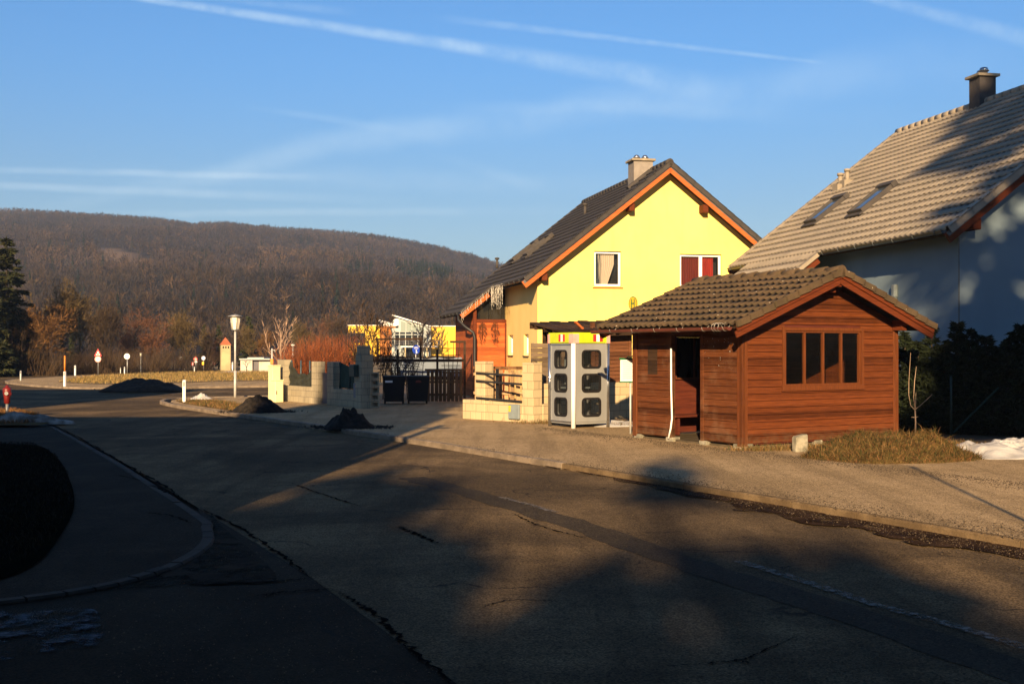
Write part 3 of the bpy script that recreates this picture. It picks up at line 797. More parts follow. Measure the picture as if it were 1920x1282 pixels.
# ------------------------------------------------------------------ telephone booth
bo = thing('telephone_booth', 'grey metal telephone booth with six rounded windows and yellow green top band', 'telephone booth', (*g(1075, 803), 0), A)
BW, BZ0, BZ1, BT = .955, .135, 1.90, 2.115
wins = [(1.33, 1.755), (.79, 1.22), (.245, .68)]
def boothface(T, x0, x1, wx0, wx1, name, front=True):
    m_ = MB(T); hs = [(wx0 + .03, a + .03, wx1 - .03, b_ - .03) for a, b_ in wins]
    wallstrips(m_, x0, x1, BZ0, lambda x: BZ1, hs, .035)
    fc = m_.build(name, 'booth_grey', bo)
    for a, b_ in wins:
        r_ = MB(T); r_.ring(rr(wx0, a, wx1, b_, .10), rr(wx0 + .042, a + .042, wx1 - .042, b_ - .042, .06), -.012, .03)
        w_ = r_.build('window', 'rubber', fc)
        g_ = MB(T); pts = rr(wx0 + .035, a + .035, wx1 - .035, b_ - .035, .06); g_.add([(x, .012, z) for x, z in pts], [tuple(range(len(pts)))]); g_.build('pane', 'clear_glass', w_)
    return fc
boothface(None, .04, BW - .03, .225, .76, 'side_wall')
TL = lambda p: Vector((p.y, p.x, p.z))
dr = boothface(TL, .07, BW - .05, .235, .76, 'door')
m_ = MB(TL); m_.ring(rect(.05, BZ0 - .01, BW - .03, BZ1 - .02), rect(.075, BZ0 + .015, BW - .055, BZ1 - .045), -.012, .02); m_.build('door_frame', 'steel', dr)
m_ = MB(); m_.tube([(-.03, BW - .09, .86), (-.06, BW - .09, .88), (-.06, BW - .09, 1.1), (-.03, BW - .09, 1.12)], .011, 8); m_.build('handle', 'steel', dr)
for T in (lambda p: Vector((p.x, BW - p.y, p.z)), lambda p: Vector((BW - p.y, p.x, p.z))): boothface(T, .04, BW - .04, .235, .73, 'side_wall')
for (x, y) in ((0, 0), (BW, 0), (0, BW), (BW, BW)):
    m_ = MB(); m_.tube([(x, y, -.02), (x, y, BZ1)], .052 if (x, y) == (0, 0) else .04, 16); m_.build('corner_post', 'steel' if (x, y) != (0, 0) else 'white_plastic', bo)  # front post whitened to imitate the bright reflection on its steel
m_ = MB(); m_.box((.02, .02, BZ0 - .05), (BW - .02, BW - .02, BZ0 - .002)); m_.build('floor', 'booth_grey', bo)
m_ = MB(); m_.box((-.03, -.03, BZ1 + .002), (BW + .03, BW + .03, BT), bev=.012); m_.box((-.02, -.02, BT), (BW + .02, BW + .02, BT + .03)); bd = m_.build('top_band', 'booth_green', bo)
for (x0, x1, y0, y1) in ((-.035, .13, -.036, .13), (BW - .06, BW + .036, -.036, .06), (-.036, .06, BW - .05, BW + .036)): m_ = MB(); m_.box((x0, y0, BZ1 + .006), (x1, y1, BT - .004)); m_.build('corner_panel', 'booth_pink', bd)
def bandpatch(T, x0, w, mats):
    for k, mt in enumerate(mats):
        m_ = MB(T); m_.box((x0 + k * w, -.034, BZ1 + .04), (x0 + (k + 1) * w - .001, -.031, BT - .012)); m_.build('band_stripe', mt, bd)
bandpatch(None, .52, .09, ['sign_red', 'sign_white', 'sign_red']); bandpatch(lambda p: Vector((p.y, BW - p.x, p.z)), .41, .085, ['sign_red', 'sign_white', 'sign_red'])
# phone symbols in the white stripe of the door side
for z in (1.975, 2.025, 2.07): m_ = MB(lambda p: Vector((p.y, BW - p.x, p.z))); m_.plate(rect(.52, z - .016, .555, z - .008), -.037, -.0345); m_.plate(rect(.515, z + .004, .525, z + .014), -.037, -.0345); m_.plate(rect(.55, z + .004, .56, z + .014), -.037, -.0345); m_.build('band_symbol', 'sign_red', bd)
m_ = MB(); m_.box((.35, BW - .26, .95), (.62, BW - .06, 1.60), bev=.02); m_.box((.25, BW - .42, .86), (.85, BW - .06, .90), bev=.01); ph = m_.build('telephone', 'meter_grey', bo)
m_ = MB(); m_.tube([(.70, BW - .27, 1.62), (.69, BW - .33, 1.55), (.70, BW - .33, 1.45), (.71, BW - .27, 1.40)], .028, 8); m_.box((.63, BW - .22, 1.38), (.78, BW - .19, 1.68), bev=.01); m_.build('handset', 'white_plastic', ph)
m_ = MB(); m_.box((.66, BW - .10, .75), (.86, BW - .06, 1.30)); m_.build('notice', 'curtain_white', bo)
m_ = MB(); m_.box((.75, BW - .105, 1.0), (.84, BW - .1005, 1.12)); m_.build('sticker', 'sign_yellow', bo)

# ------------------------------------------------------------------ stop signs
tt = thing('timetable_board', 'white bus timetable board with green edges on a slim post', 'timetable', (*g(1182, 813), 0), A)
m_ = MB(); m_.tube([(0, 0, -.02), (0, 0, 1.1)], .022, 10); m_.build('post', 'pole_grey', tt)
m_ = MB(); m_.box((-.27, -.03, 1.10), (.14, -.005, 1.555)); bd = m_.build('panel', 'sign_white', tt)
m_ = MB(); m_.box((-.285, -.04, 1.556), (.155, .005, 1.59)); m_.box((-.285, -.04, 1.075), (.155, .005, 1.099)); m_.tube([(-.1, -.01, 1.59), (-.06, -.01, 1.62), (0, -.01, 1.6), (.05, -.01, 1.63)], .012, 6); m_.build('frame', 'sign_green', tt)
m_ = MB()
for k in range(9): m_.box((-.22, -.033, 1.50 - k * .042), (.1 if k % 3 else .02, -.0308, 1.506 - k * .042))
m_.build('printed_lines', 'meter_grey', bd)
hs = thing('bus_stop_sign', 'round yellow bus stop sign with green H on a dark teal pole', 'bus stop sign', (*g(1187.5, 803), 0), R(-58.5))
m_ = MB(); m_.tube([(.03, .02, -.02), (.03, .02, 2.62)], .03, 12); m_.build('post', 'pole_teal', hs)
m_ = MB(); m_.plate(circ(0, 2.79, .155), -.012, .006); dk = m_.build('disc', 'sign_yellow', hs)
m_ = MB(); m_.ring(circ(0, 2.79, .158), circ(0, 2.79, .140), -.016, -.0125); m_.build('rim', 'sign_green', dk)
m_ = MB()
for x in (-.065, .035): m_.plate(rect(x, 2.69, x + .03, 2.89), -.016, -.0125)
m_.plate(rect(-.034, 2.775, .034, 2.805), -.0155, -.0125); m_.build('letter_H', 'sign_green', dk)

# ------------------------------------------------------------------ wood store behind the booth and its block wall
ws = thing('wood_store', 'dark timber lean-to store with sagging plank roof behind the telephone booth', 'shed', (.50, 29.2, 0), A)
m_ = MB(); 
for k in range(9):
    x = .60 + k * .3; dz = .012 * (k % 3) + x * .03; m_.beam((x + .148, -.5, 2.17 + dz), (x + .148, 1.05, 2.42 + dz), .296, .045)
for k in range(4):
    m_.beam((.62, -.42 + .42 * k, 2.12 + .068 * k), (3.28, -.42 + .42 * k, 2.20 + .068 * k), .05, .11)
m_.build('roof', 'dark_wood', ws)
m_ = MB(); m_.beam((.62, 1.06, 2.36), (3.28, 1.06, 2.44), .06, .14); m_.build('roof_beam', 'dark_wood', ws)
m_ = MB(); m_.beam((1.25, -.36, 2.30), (1.05, -.36, 2.45), .05, .07, up=(0, 1, 0)); m_.beam((1.28, -.36, 2.0), (1.26, -.36, 2.32), .06, .06, up=(0, 1, 0)); m_.build('brace', 'orange_beam', ws)
m_ = MB()
for k in range(11): m_.box((-.02, -.02 + .004 * (k % 2), .62 + k * .118), (.85, .02 + .004 * (k % 2), .62 + k * .118 + .112))
m_.build('plank_wall', 'grey_plank', ws)
m_ = MB()
for k in range(14): m_.box((1.9, -.06, .89 + k * .098), (2.95, -.02, .92 + k * .098 + .0955))
m_.box((1.78, -.07, .6), (1.87, .02, 2.45)); m_.box((2.96, -.07, .6), (3.03, .02, 2.5)); m_.build('boarded_wall', 'shed_wall', ws)
m_ = MB(); m_.box((.95, .98, .92), (3.2, 1.0, 2.34)); m_.build('interior_shade_panel', 'dark_wood', ws)  # dark panel added to stand in for the store's shaded interior
for x in (.97, 1.7, 3.1):
    m_ = MB(); m_.box((x - .05, .05, 0), (x + .05, .15, 2.2)); m_.build('post', 'grey_plank', ws)
bk = MB(); bk.box((0, 0, -.05), (2.9, .2, .92)); tag(bk.build('block_wall', 'block_wall', None, (.72, 28.75, 0), A), 'low pale block wall running behind the booth and timetable board', 'wall')

# ------------------------------------------------------------------ block pillars with railings by the drive
fp = thing('pillar_fence', 'pale concrete block pillars joined by a low wall and dark rails beside the drive', 'fence', (*g(1000, 793), 0), R(135))
for (x0, x1, y0, y1, zt) in ((0, .37, -.31, 0, 1.44), (1.68, 2.04, -.31, 0, 1.46)):
    m_ = MB(); m_.box((x0, y0 + .0, -.05), (x1, y1 + .005, zt), bev=.012); m_.build('pillar', 'block_wall', fp)
m_ = MB(); m_.box((.372, -.24, -.05), (1.678, -.01, .49), bev=.01); m_.box((2.042, -.27, -.05), (2.5, .0, .49), bev=.01); m_.box((-.02, -1.3, -.05), (.2, -.315, .44), bev=.01); m_.build('low_wall', 'block_wall', fp)
for z in (1.15, .95, .53):
    m_ = MB(); m_.beam((.372, .02, z - .03), (1.95, .04, z + .02), .035, .05); m_.build('rail', 'black_metal', fp)
m_ = MB(); m_.box((1.3, -.12, .49), (1.36, -.06, 1.28)); m_.build('rail_post', 'black_metal', fp)
m_ = MB(); m_.tube([(.05, -.15, 1.44), (.05, -.15, 1.50), (.2, -.15, 1.50), (.2, -.15, 1.44)], .01, 6); m_.build('lifting_loop', 'black_metal', fp)
mt_ = thing('meter_box', 'small grey meter box with yellow warning stickers on the pale block wall', 'meter box', (*g(967, 792), 0), R(-45))
mt_.location = fp.matrix_world @ Vector((0, 0, 0)) if False else Vector((.51, 28.1, 0)) + Vector((-.707, .707, 0)) * .60 + Vector((-.707, -.707, 0)) * .02
m_ = MB(); m_.box((-.19, -.055, .07), (.19, .0, .43), bev=.012); m_.build('casing', 'meter_grey', mt_)
for z in (.36, .28):
    m_ = MB(); m_.plate(rect(-.165, z - .03, -.09, z + .035), -.059, -.0555); m_.build('warning_sticker', 'sign_yellow', mt_)
pf = thing('picket_fence', 'sunlit slatted wooden fence standing behind the dark rails', 'fence', (-.45, 29.75, 0), R(-20))
m_ = MB()
for k in range(9): m_.box((-.5 + k * .155, 0, .35), (-.5 + k * .155 + .105, .025, 1.24 + .01 * (k % 3)), bev=.006)
m_.build('slats', 'paling', pf)
for z in (.62, 1.1, .42):
    m_ = MB(); m_.box((-.55, -.045, z), (.9, -.002, z + .07)); m_.build('rail', 'paling', pf)
m_ = MB(); m_.box((-.56, -.05, 1.26), (.92, .05, 1.33)); m_.build('top_board', 'gate_wood', pf)
for x in (-.52, .86):
    m_ = MB(); m_.box((x - .04, .03, -.05), (x + .04, .1, 1.25)); m_.build('post', 'gate_wood', pf)

# ------------------------------------------------------------------ the longer block wall with screens
lw = thing('garden_wall', 'weathered concrete block garden wall with tall pillars and an open gateway', 'wall', (*g(700, 765), 0), R(124.6))
def blk(name, x0, x1, z1, y0=0.0, y1=.28, mat='block_grey', z0=-.05):
    m_ = MB(); m_.box((x0, y0, z0), (x1, y1, z1), bev=.01); return m_.build(name, mat, lw)
blk('pillar', 0, .34, 1.60, .0, .42); blk('pillar', .1, .3, 1.86, .05, .4, z0=1.602)
blk('low_wall', .342, .70, .96); blk('low_wall', .702, 2.13, .52)
blk('pillar', 2.132, 2.58, 1.36); blk('pillar', 3.28, 3.72, 1.36); blk('low_wall', 3.722, 5.93, .53); blk('pillar', 5.932, 6.45, 1.40)
gtm = MB(); gtm.box((2.62, .08, .03), (3.25, .12, 1.0), bev=.006); gtm.box((2.66, .07, .1), (3.21, .078, .95)); gtm.build('gate', 'gate_grey', lw)
for x in (2.0, 1.35, .8): 
    m_ = MB(); m_.tube([(x, .1, .5), (x, .1, 1.36)], .022, 8); m_.build('screen_post', 'box_green', lw)
m_ = MB(); vs = []; nx = 16
for i in range(nx + 1):
    x = .36 + (2.10 - .36) * i / nx
    for j in range(6): vs.append((x, .085 + .015 * math.sin(i * 1.7 + j), .55 + (.79 - .13 * math.sin(math.pi * i / nx) ** 2 * (j / 5)) * j / 5))
m_.add(vs, [(i * 6 + j, (i + 1) * 6 + j, (i + 1) * 6 + j + 1, i * 6 + j + 1) for i in range(nx) for j in range(5)], 0, True); m_.build('mesh_screen', 'mesh_green', lw)
for x in (4.45, 5.15, 5.9): 
    m_ = MB(); m_.tube([(x, .0, .5), (x, .0, 1.38)], .025, 8); m_.build('screen_post', 'pole_teal', lw)
m_ = MB(); vs = []; nx = 30
for i in range(nx + 1):
    t = i / nx; x = 3.74 + (5.93 - 3.74) * t; top = 1.33 - .46 * math.sin(math.pi * min(1, t * 1.02)) ** .8 + .08 * abs(math.sin(t * 9.4))
    for j in range(9): vs.append((x, .05 + .03 * math.sin(j * 1.9 + i * .5) + .02 * math.sin(i * 1.3), .53 + (top - .53) * j / 8))
m_.add(vs, [(i * 9 + j, (i + 1) * 9 + j, (i + 1) * 9 + j + 1, i * 9 + j + 1) for i in range(nx) for j in range(8)], 0, True); m_.build('fabric_screen', 'screen_dark', lw)
# hollow blocks stacked against the end pillar
hb = thing('hollow_block_stack', 'stack of hollow concrete blocks with dark cavities standing beside the black bins', 'block stack', (*g(703, 765), 0), R(124.6))
for k in range(5):
    m_ = MB(); z = k * .215
    m_.ring(rect(-.16, z, .16, z + .205), rect(-.115, z + .045, .115, z + .165), .0, .3); m_.box((-.11, .12, z + .045), (.11, .29, z + .165)); 
    o = m_.build('hollow_block', 'block_grey', hb); o.rotation_euler = (0, 0, R(-90)); o.location = (-.02, .02, 0)
mbx = thing('letter_box', 'dark green letter box fixed to the tall weathered pillar', 'letter box', Vector(g(700, 765)).to_3d() + Vector((-.567, .823, 0)) * .12 + Vector((-.823, -.567, 0)) * .42, R(124.6))
m_ = MB(); m_.box((.0, .002 - .0, .94), (.34, .16, 1.30), bev=.012); o = m_.build('box', 'box_green', mbx); o.location = (0, .0, 0)
m_ = MB(); m_.box((.02, .161, 1.18), (.32, .175, 1.21)); m_.build('flap', 'black_metal', mbx)
mbx.rotation_euler = (0, 0, R(124.6)); 
mb2 = thing('supply_box', 'blue grey supply box with an orange tag on the weathered block wall', 'meter box', Vector(g(700, 765)).to_3d() + Vector((-.567, .823, 0)) * .52, R(124.6))
for (lo, hi, mt, nm) in (((-.14, .285, .30), (.14, .33, .74), 'meter_blue', 'casing'), ((-.1, .331, .62), (.0, .336, .68), 'marker_orange', 'orange_tag')):
    m_ = MB(); m_.box(lo, hi, bev=.004); m_.build(nm, mt, mb2)
# the wall front faces the road: local +y points to the road side (-x,-y world)

# cream cabinets at the street corner
for (px, py, w, h, d, lab) in ((514.5, 752, .30, 1.22, .3, 'tall cream electrical cabinet beside the street corner pillar'), (520, 753.5, .30, .74, .28, 'short cream electrical cabinet in front of the tall cabinet')):
    c = thing('electrical_cabinet', lab, 'electrical cabinet', (*g(px, py), 0), R(40))
    m_ = MB(); m_.box((-w / 2, -d / 2, .0), (w / 2, d / 2, h - .04), bev=.008); bo_ = m_.build('casing', 'cabinet_cream', c)
    m_ = MB(); m_.box((-w / 2 - .015, -d / 2 - .015, h - .038), (w / 2 + .015, d / 2 + .015, h), bev=.008); m_.build('lid', 'cabinet_cream', c)
    m_ = MB(); m_.box((-w / 2 + .02, -d / 2 - .008, .06), (w / 2 - .02, -d / 2 - .001, h - .08)); dd = m_.build('door', 'cabinet_cream', c)
    m_ = MB(); m_.box((-w / 2 + .03, -d / 2 - .02, h * .35), (-w / 2 + .055, -d / 2 - .009, h * .35 + .12)); m_.build('handle', 'black_metal', dd)
cp = thing('marker_post', 'slim white post with an orange box behind the cream cabinets', 'post', (*g(510, 749), 0))
m_ = MB(); m_.tube([(0, 0, 0), (0, 0, 1.78)], .03, 8); m_.tube([(0, 0, 1.72), (.1, 0, 1.72), (.1, 0, 1.65)], .015, 6); m_.build('post', 'pole_grey', cp)
m_ = MB(); m_.box((-.05, -.07, 1.23), (.06, -.031, 1.42), bev=.01); m_.build('orange_box', 'marker_orange', cp)

# bins, gate, pergola, screens behind
def bin_(x, y, lab, tagmat, group=None):
    b_ = thing('wheeled_bin', lab, 'rubbish bin', (x, y, 0), R(6))
    m_ = MB(); m_.add([(-.30, -.26, .09), (.30, -.26, .09), (.30, .26, .09), (-.30, .26, .09), (-.35, -.32, .84), (.35, -.32, .84), (.35, .32, .84), (-.35, .32, .84)], [(0, 3, 2, 1), (4, 5, 6, 7), (0, 1, 5, 4), (1, 2, 6, 5), (2, 3, 7, 6), (3, 0, 4, 7)]); m_.build('body', 'bin_black', b_)
    m_ = MB(); m_.box((-.37, -.34, .842), (.37, .35, .90), bev=.02); m_.tube([(-.25, .37, .86), (.25, .37, .86)], .018, 8); m_.build('lid', 'bin_black', b_)
    for s in (-1, 1):
        w_ = MB(); w_.tube([(s * .26, .2, .1), (s * .32, .2, .1)], .10, 14); w_.build('wheel', 'rubber', b_)
    m_ = MB(); m_.box((-.28, -.325, .70), (-.05, -.312, .76)) if tagmat == 'sign_white' else m_.plate([(-.08, .69), (.09, .69), (.11, .73), (.04, .77), (-.06, .76)], -.325, -.312); m_.build('label_plate', tagmat, b_)
    return b_
bin_(-3.78, 37.6, 'black wheeled bin with a white label strip beside the hollow blocks', 'sign_white'); bin_(-3.03, 37.75, 'black wheeled bin with a dull red emblem next to the wooden gate', 'hydrant_red')
wg = thing('wooden_gate', 'brown slatted wooden gate beside the black bins', 'gate', (*g(835, 752), 0), R(3))
wg.location = (-2.25, 39.2, 0)
m_ = MB()
for k in range(9): m_.box((-.6 + k * .136, -.02, .02), (-.6 + k * .136 + .104, .004, 1.03), bev=.004)
m_.build('slats', 'gate_wood', wg)
for z in (.2, .62): m_ = MB(); m_.box((-.6, .006, z), (.62, .04, z + .08)); m_.build('rail', 'gate_wood', wg)
m_ = MB(); m_.box((-.66, -.05, 1.035), (.68, .06, 1.10)); m_.build('top_board', 'gate_wood', wg)
pg = thing('pergola', 'dark timber pergola frame standing behind the bins and the gate', 'pergola', (-4.1, 41.6, 0), R(4))
for x in (.05, 1.45, 2.42): m_ = MB(); m_.box((x - .04, -.04, 0), (x + .04, .04, 1.98 if x > 1.5 else 1.75)); m_.build('post', 'dark_wood', pg)
for (x0, x1, z, h) in ((-1.0, 2.45, 1.30, .10), (-.75, .95, 2.08, .06), (1.9, 2.46, 1.98, .07)): m_ = MB(); m_.box((x0, -.05, z), (x1, .045, z + h)); m_.build('beam', 'dark_wood', pg)
m_ = MB(); m_.box((.82, -.04, 1.4), (.9, .04, 2.08)); m_.box((-.7, -.04, 1.2), (-.62, .04, 2.08)); m_.build('strut', 'dark_wood', pg)
tr = thing('trellis', 'dark fan trellis standing in front of the pale screen', 'trellis', (-2.15, 41.2, 0), R(4))
m_ = MB()
for k in range(4): x = -.24 + k * .16; m_.beam((x * .8, 0, .92), (x * 1.35, 0, 2.05), .022, .022, up=(0, 1, 0))
for z in (.95, 1.18, 1.55, 1.78): m_.beam((-.33, -.02, z), (.34, -.02, z), .022, .022)
m_.beam((-.25, -.03, .93), (.3, -.03, .93), .05, .05); m_.build('lattice', 'dark_wood', tr); m_ = MB(); m_.box((-.02, .0, 0), (.02, .03, .95)); m_.build('post', 'dark_wood', tr)
wl = thing('willow_lattice', 'dark woven branch lattice behind the black bins', 'lattice', (-3.8, 40.6, 0), R(3))
m_ = MB()
for k in range(13): 
    x = -.75 + k * .12; m_.tube([(x, random.uniform(-.05, .05), .6), (x + random.uniform(-.08, .08), 0, 1.0), (x + random.uniform(-.15, .15), 0, 1.45 + .25 * random.random())], [.016, .014, .008], 5)
for k in range(7): m_.tube([(-.85, .02, .85 + k * .11), (0, -.03, .88 + k * .11 + random.uniform(-.05, .05)), (.85 - .08 * k, .02, .84 + k * .1)], .011, 5)
m_.build('branches', 'dark_bark', wl)
ps = thing('pale_screen', 'pale blue grey garden screen stretched between posts behind the trellis', 'screen', (-3.35, 45.5, 0), R(5))
m_ = MB(); vs = []; nx = 24
for i in range(nx + 1):
    x = -1.3 + 3.0 * i / nx
    for j, z in enumerate((.7, 1.0, 1.40 + .035 * math.cos(i * .9))): vs.append((x, .03 * math.sin(i * .8), z))
m_.add(vs, [(i * 3 + j, (i + 1) * 3 + j, (i + 1) * 3 + j + 1, i * 3 + j + 1) for i in range(nx) for j in range(2)], 0, True); m_.build('cloth', 'pale_screen', ps)
for x in (-1.3, .12, 1.68): m_ = MB(); m_.box((x - .04, .03, 0), (x + .04, .1, 1.42)); m_.build('post', 'dark_wood', ps)
m_ = MB(); m_.box((-1.3, .03, .55), (1.7, .06, .9)); m_.build('kick_board', 'dark_wood', ps)
# ------------------------------------------------------------------ houses
H = R(11.5)
def house_window(hs_, name, T, x0, z0, x1, z1, panes, curtain, depth=.10, sash=None, sill=True):
    f = MB(T); f.ring(rect(x0 + .002, z0 + .002, x1 - .002, z1 - .002), rect(x0 + .075, z0 + .09, x1 - .075, z1 - .075), depth, depth + .06)
    w = f.build('window', 'white_plastic', hs_)
    n = len(panes); W = x1 - x0 - .15
    for k in range(1, n):
        xc = x0 + .075 + W * sum(panes[:k]); m_ = MB(T); m_.box((xc - .055, depth + .004, z0 + .091), (xc + .055, depth + .056, z1 - .076)); m_.box((xc - .012, depth - .006, z0 + .091), (xc + .012, depth + .0035, z1 - .076)); m_.build('mullion', 'white_plastic', w)
    for k in range(n):
        xa = x0 + .075 + W * sum(panes[:k]); xb = x0 + .075 + W * sum(panes[:k + 1])
        m_ = MB(T); m_.add([(xa, depth + .03, z0 + .09), (xb, depth + .03, z0 + .09), (xb, depth + .03, z1 - .075), (xa, depth + .03, z1 - .075)], [(0, 1, 2, 3)]); m_.build('pane', 'clear_glass', w)
    for (mt, xa, xb, kind) in curtain:
        m_ = MB(T); vs = []; nx = 40
        for i in range(nx + 1):
            t = i / nx
            for j in range(13):
                q = j / 12; z = z1 - .08 - (z1 - z0 - .18) * q
                a, b = xa, xb
                if kind == 'gather': a = xa + (xb - xa) * .10 * q; b = xb - (xb - xa) * (.08 + .55 * max(0, q - .35))
                vs.append((a + (b - a) * t, depth + .12 + .018 * math.sin(i * 1.25), z))
        m_.add(vs, [(i * 13 + j, (i + 1) * 13 + j, (i + 1) * 13 + j + 1, i * 13 + j + 1) for i in range(nx) for j in range(12)], 0, True); m_.build('curtain', mt, w)
    m_ = MB(T); m_.box((x0 - .02, depth + .45, z0 - .02), (x1 + .02, depth + .47, z1 + .02)); m_.build('room_back', 'room_dark', w)
    if sill:
        m_ = MB(T); m_.box((x0 - .05, -.05, z0 - .05), (x1 + .05, .0, z0 - .018)); m_.box((x0 + .003, -.001, z0 + .003), (x1 - .003, depth - .002, z0 + .02)); m_.build('sill', 'orange_beam' if hs_.name.startswith('yellow') else 'white_metal', w)
    return w

def skylight(hs_, T0, c, ud, sd, w, h, parent):
    """roof window: c = centre on the roof plane (local), ud across, sd up the slope"""
    ud = Vector(ud).normalized(); sd = Vector(sd).normalized(); nz = ud.cross(sd).normalized(); nz = nz if nz.z > 0 else -nz
    T = lambda p: c + ud * p.x + sd * p.z - nz * p.y
    m_ = MB(T); m_.ring(rect(-w / 2, -h / 2, w / 2, h / 2), rect(-w / 2 + .07, -h / 2 + .07, w / 2 - .07, h / 2 - .07), -.14, .02); m_.box((-w / 2 - .03, -.17, h / 2 - .12), (w / 2 + .03, -.02, h / 2 + .06)); m_.box((-w / 2 - .04, -.06, -h / 2 - .14), (w / 2 + .04, -.03, -h / 2))
    s = m_.build('skylight', 'chimney_dark', parent)
    m_ = MB(T); m_.add([(-w / 2 + .06, -.10, -h / 2 + .06), (w / 2 - .06, -.10, -h / 2 + .06), (w / 2 - .06, -.10, h / 2 - .06), (-w / 2 + .06, -.10, h / 2 - .06)], [(0, 1, 2, 3)]); m_.build('pane', 'sky_glass', s)
    m_ = MB(T); m_.box((-w / 2 + .068, -.12, -h / 2 + .066), (w / 2 - .068, -.101, -h / 2 + .1)); m_.build('lower_trim', 'galvanised', s)
    return s

def house(name, label, org, W, L, zr0, ridge, slope, wallm, tilem, capm, ov, ove, cat, bargem, tw, row, amp, spp):
    """gable front house, local x along the gable, y into the depth; zr0 roof surface over the wall corner"""
    h = thing(name, label, 'house', (*org, 0), H)
    xr = W / 2
    zf = lambda x: ridge - slope * abs(x - xr)
    sv = Vector((1, 0, slope)).normalized(); per = math.sqrt(1 + slope * slope)
    S = (xr + ove) * per
    ze = zf(-ove)
    # roof deck under the tiles
    m_ = MB()
    for s in (-1, 1):
        pe = Vector((xr + s * (xr + ove - .03), 0, zf(-ove + .03) - .05)); pr = Vector((xr + s * .01, 0, ridge - .05)); dz = Vector((0, 0, -.13))
        vs = []
        for y in (-ov + .02, L + ov - .02):
            for p in (pe, pr, pr + dz, pe + dz): vs.append(p + Vector((0, y, 0)))
        m_.add(vs, [(0, 1, 2, 3), (7, 6, 5, 4), (0, 4, 5, 1), (1, 5, 6, 2), (2, 6, 7, 3), (3, 7, 4, 0)])
    roof = m_.build('roof', 'dark_wood', h)
    tileroof('roof_tiles', (-ove, -ov, ze), (0, 1, 0), sv, L + 2 * ov, S, tilem, roof, tw, row, amp, .042, 0, spp)
    tileroof('roof_tiles', (W + ove, -ov, ze), (0, 1, 0), (-1, 0, slope), L + 2 * ov, S, tilem, roof, tw, row, amp, .03, 0, 4)
    if cat:
        y0, y1, ext = cat
        x2 = -ove - ext
        tileroof('porch_tiles', (x2, y0, zf(x2)), (0, 1, 0), sv, y1 - y0, ext * per, tilem, roof, tw, row, amp, .03, 0, spp)
        m_ = MB(); vs = []
        for y in (y0 + .02, y1 - .02):
            for p in (Vector((x2 + .03, y, zf(x2 + .03) - .05)), Vector((-ove + .05, y, zf(-ove + .05) - .05)), Vector((-ove + .05, y, zf(-ove + .05) - .15)), Vector((x2 + .03, y, zf(x2 + .03) - .15))): vs.append(p)
        m_.add(vs, [(0, 1, 2, 3), (7, 6, 5, 4), (0, 4, 5, 1), (1, 5, 6, 2), (2, 6, 7, 3), (3, 7, 4, 0)]); m_.build('porch_deck', 'dark_wood', roof)
    # ridge
    m_ = MB(); n = int((L + 2 * ov) / .38)
    for k in range(n): y = -ov - .02 + k * (L + 2 * ov) / n; m_.tube([(xr, y, ridge + .0), (xr, y + .42, ridge + .012)], [.125, .105], 10)
    m_.build('ridge_caps', capm, roof)
    # verge caps over the tile ends and the barge boards
    nk = int(S / row)
    for s in (-1, 1):
        for yy in (-ov, L + ov):
            m_ = MB()
            for k in range(nk):
                t0 = k / nk; t1 = (k + 1) / nk + .004
                a = Vector((xr + s * (xr + ove) * (1 - t0), 0, ze + (ridge - ze) * t0)); c = Vector((xr + s * (xr + ove) * (1 - t1), 0, ze + (ridge - ze) * t1))
                m_.beam(a + Vector((0, yy, .052)), c + Vector((0, yy, .030)), .20, .03); m_.beam(a + Vector((0, yy + (-.09 if yy < 0 else .09), -.03)), c + Vector((0, yy + (-.09 if yy < 0 else .09), -.045)), .02, .16)
            m_.build('verge_caps', tilem, roof)
        for yy in (-ov - .015, L + ov + .015):
            e = Vector((xr + s * (xr + ove + .02), yy, ze - .215)); c = Vector((xr + s * .001, yy, ridge - .20))
            m_ = MB(); m_.beam(e, c, .045, .24); m_.build('barge_board', bargem, h)
            m_ = MB(); q = Vector((0, (-.028 if yy < 0 else .028), .085)); m_.beam(e + q, c + q, .008, .10); m_.build('edge_flashing', 'flashing', h)
    return h, roof, zf, sv

# yellow house
YO, YW, YL, YR, YS = Vector((.83, 38.0)), 8.66, 9.9, 7.87, .79
yh, yroof, yz, ysv = house('yellow_house', 'bright yellow rendered house with dark tiled roof and orange timber barge boards', YO, YW, YL, 0, YR, YS, 'yellow_plaster', 'tile_dark', 'tile_dark', .5, .55, (5.0, 10.4, 1.15), 'orange_beam', .30, .34, .012, 4)
topf = lambda x: yz(x) - .20
m_ = MB(); h1 = (1.894, 3.80, 2.82, 4.97); h2 = (4.846, 3.80, 6.31, 4.92)
wallstrips(m_, 0, YW, -.05, topf, [h1, h2], .12, [YW / 2])
m_.add([(0, YL, -.05), (YW, YL, -.05), (YW, YL, topf(0)), (YW / 2, YL, topf(YW / 2)), (0, YL, topf(0))], [(4, 3, 2, 1, 0)])
m_.add([(YW, 0, -.05), (YW, YL, -.05), (YW, YL, topf(0)), (YW, 0, topf(0))], [(0, 1, 2, 3)])
TSide = lambda p: Vector((p.y, p.x, p.z))
ms = MB(TSide); n1 = (1.38, 1.54, 2.12, 2.26); n2 = (3.98, 1.54, 4.80, 2.26)
wallstrips(ms, 0, YL, -.05, lambda x: topf(0), [n1, n2], .14)
m_.build('wall', 'yellow_plaster', yh); ms.build('side_wall', 'peach_plaster', yh)
house_window(yh, 'w', None, *h1, (1,), [('curtain_white', h1[0] + .16, h1[2] - .14, 'gather'), ('sky_glass', h1[0] + .08, h1[0] + .30, 'x')])
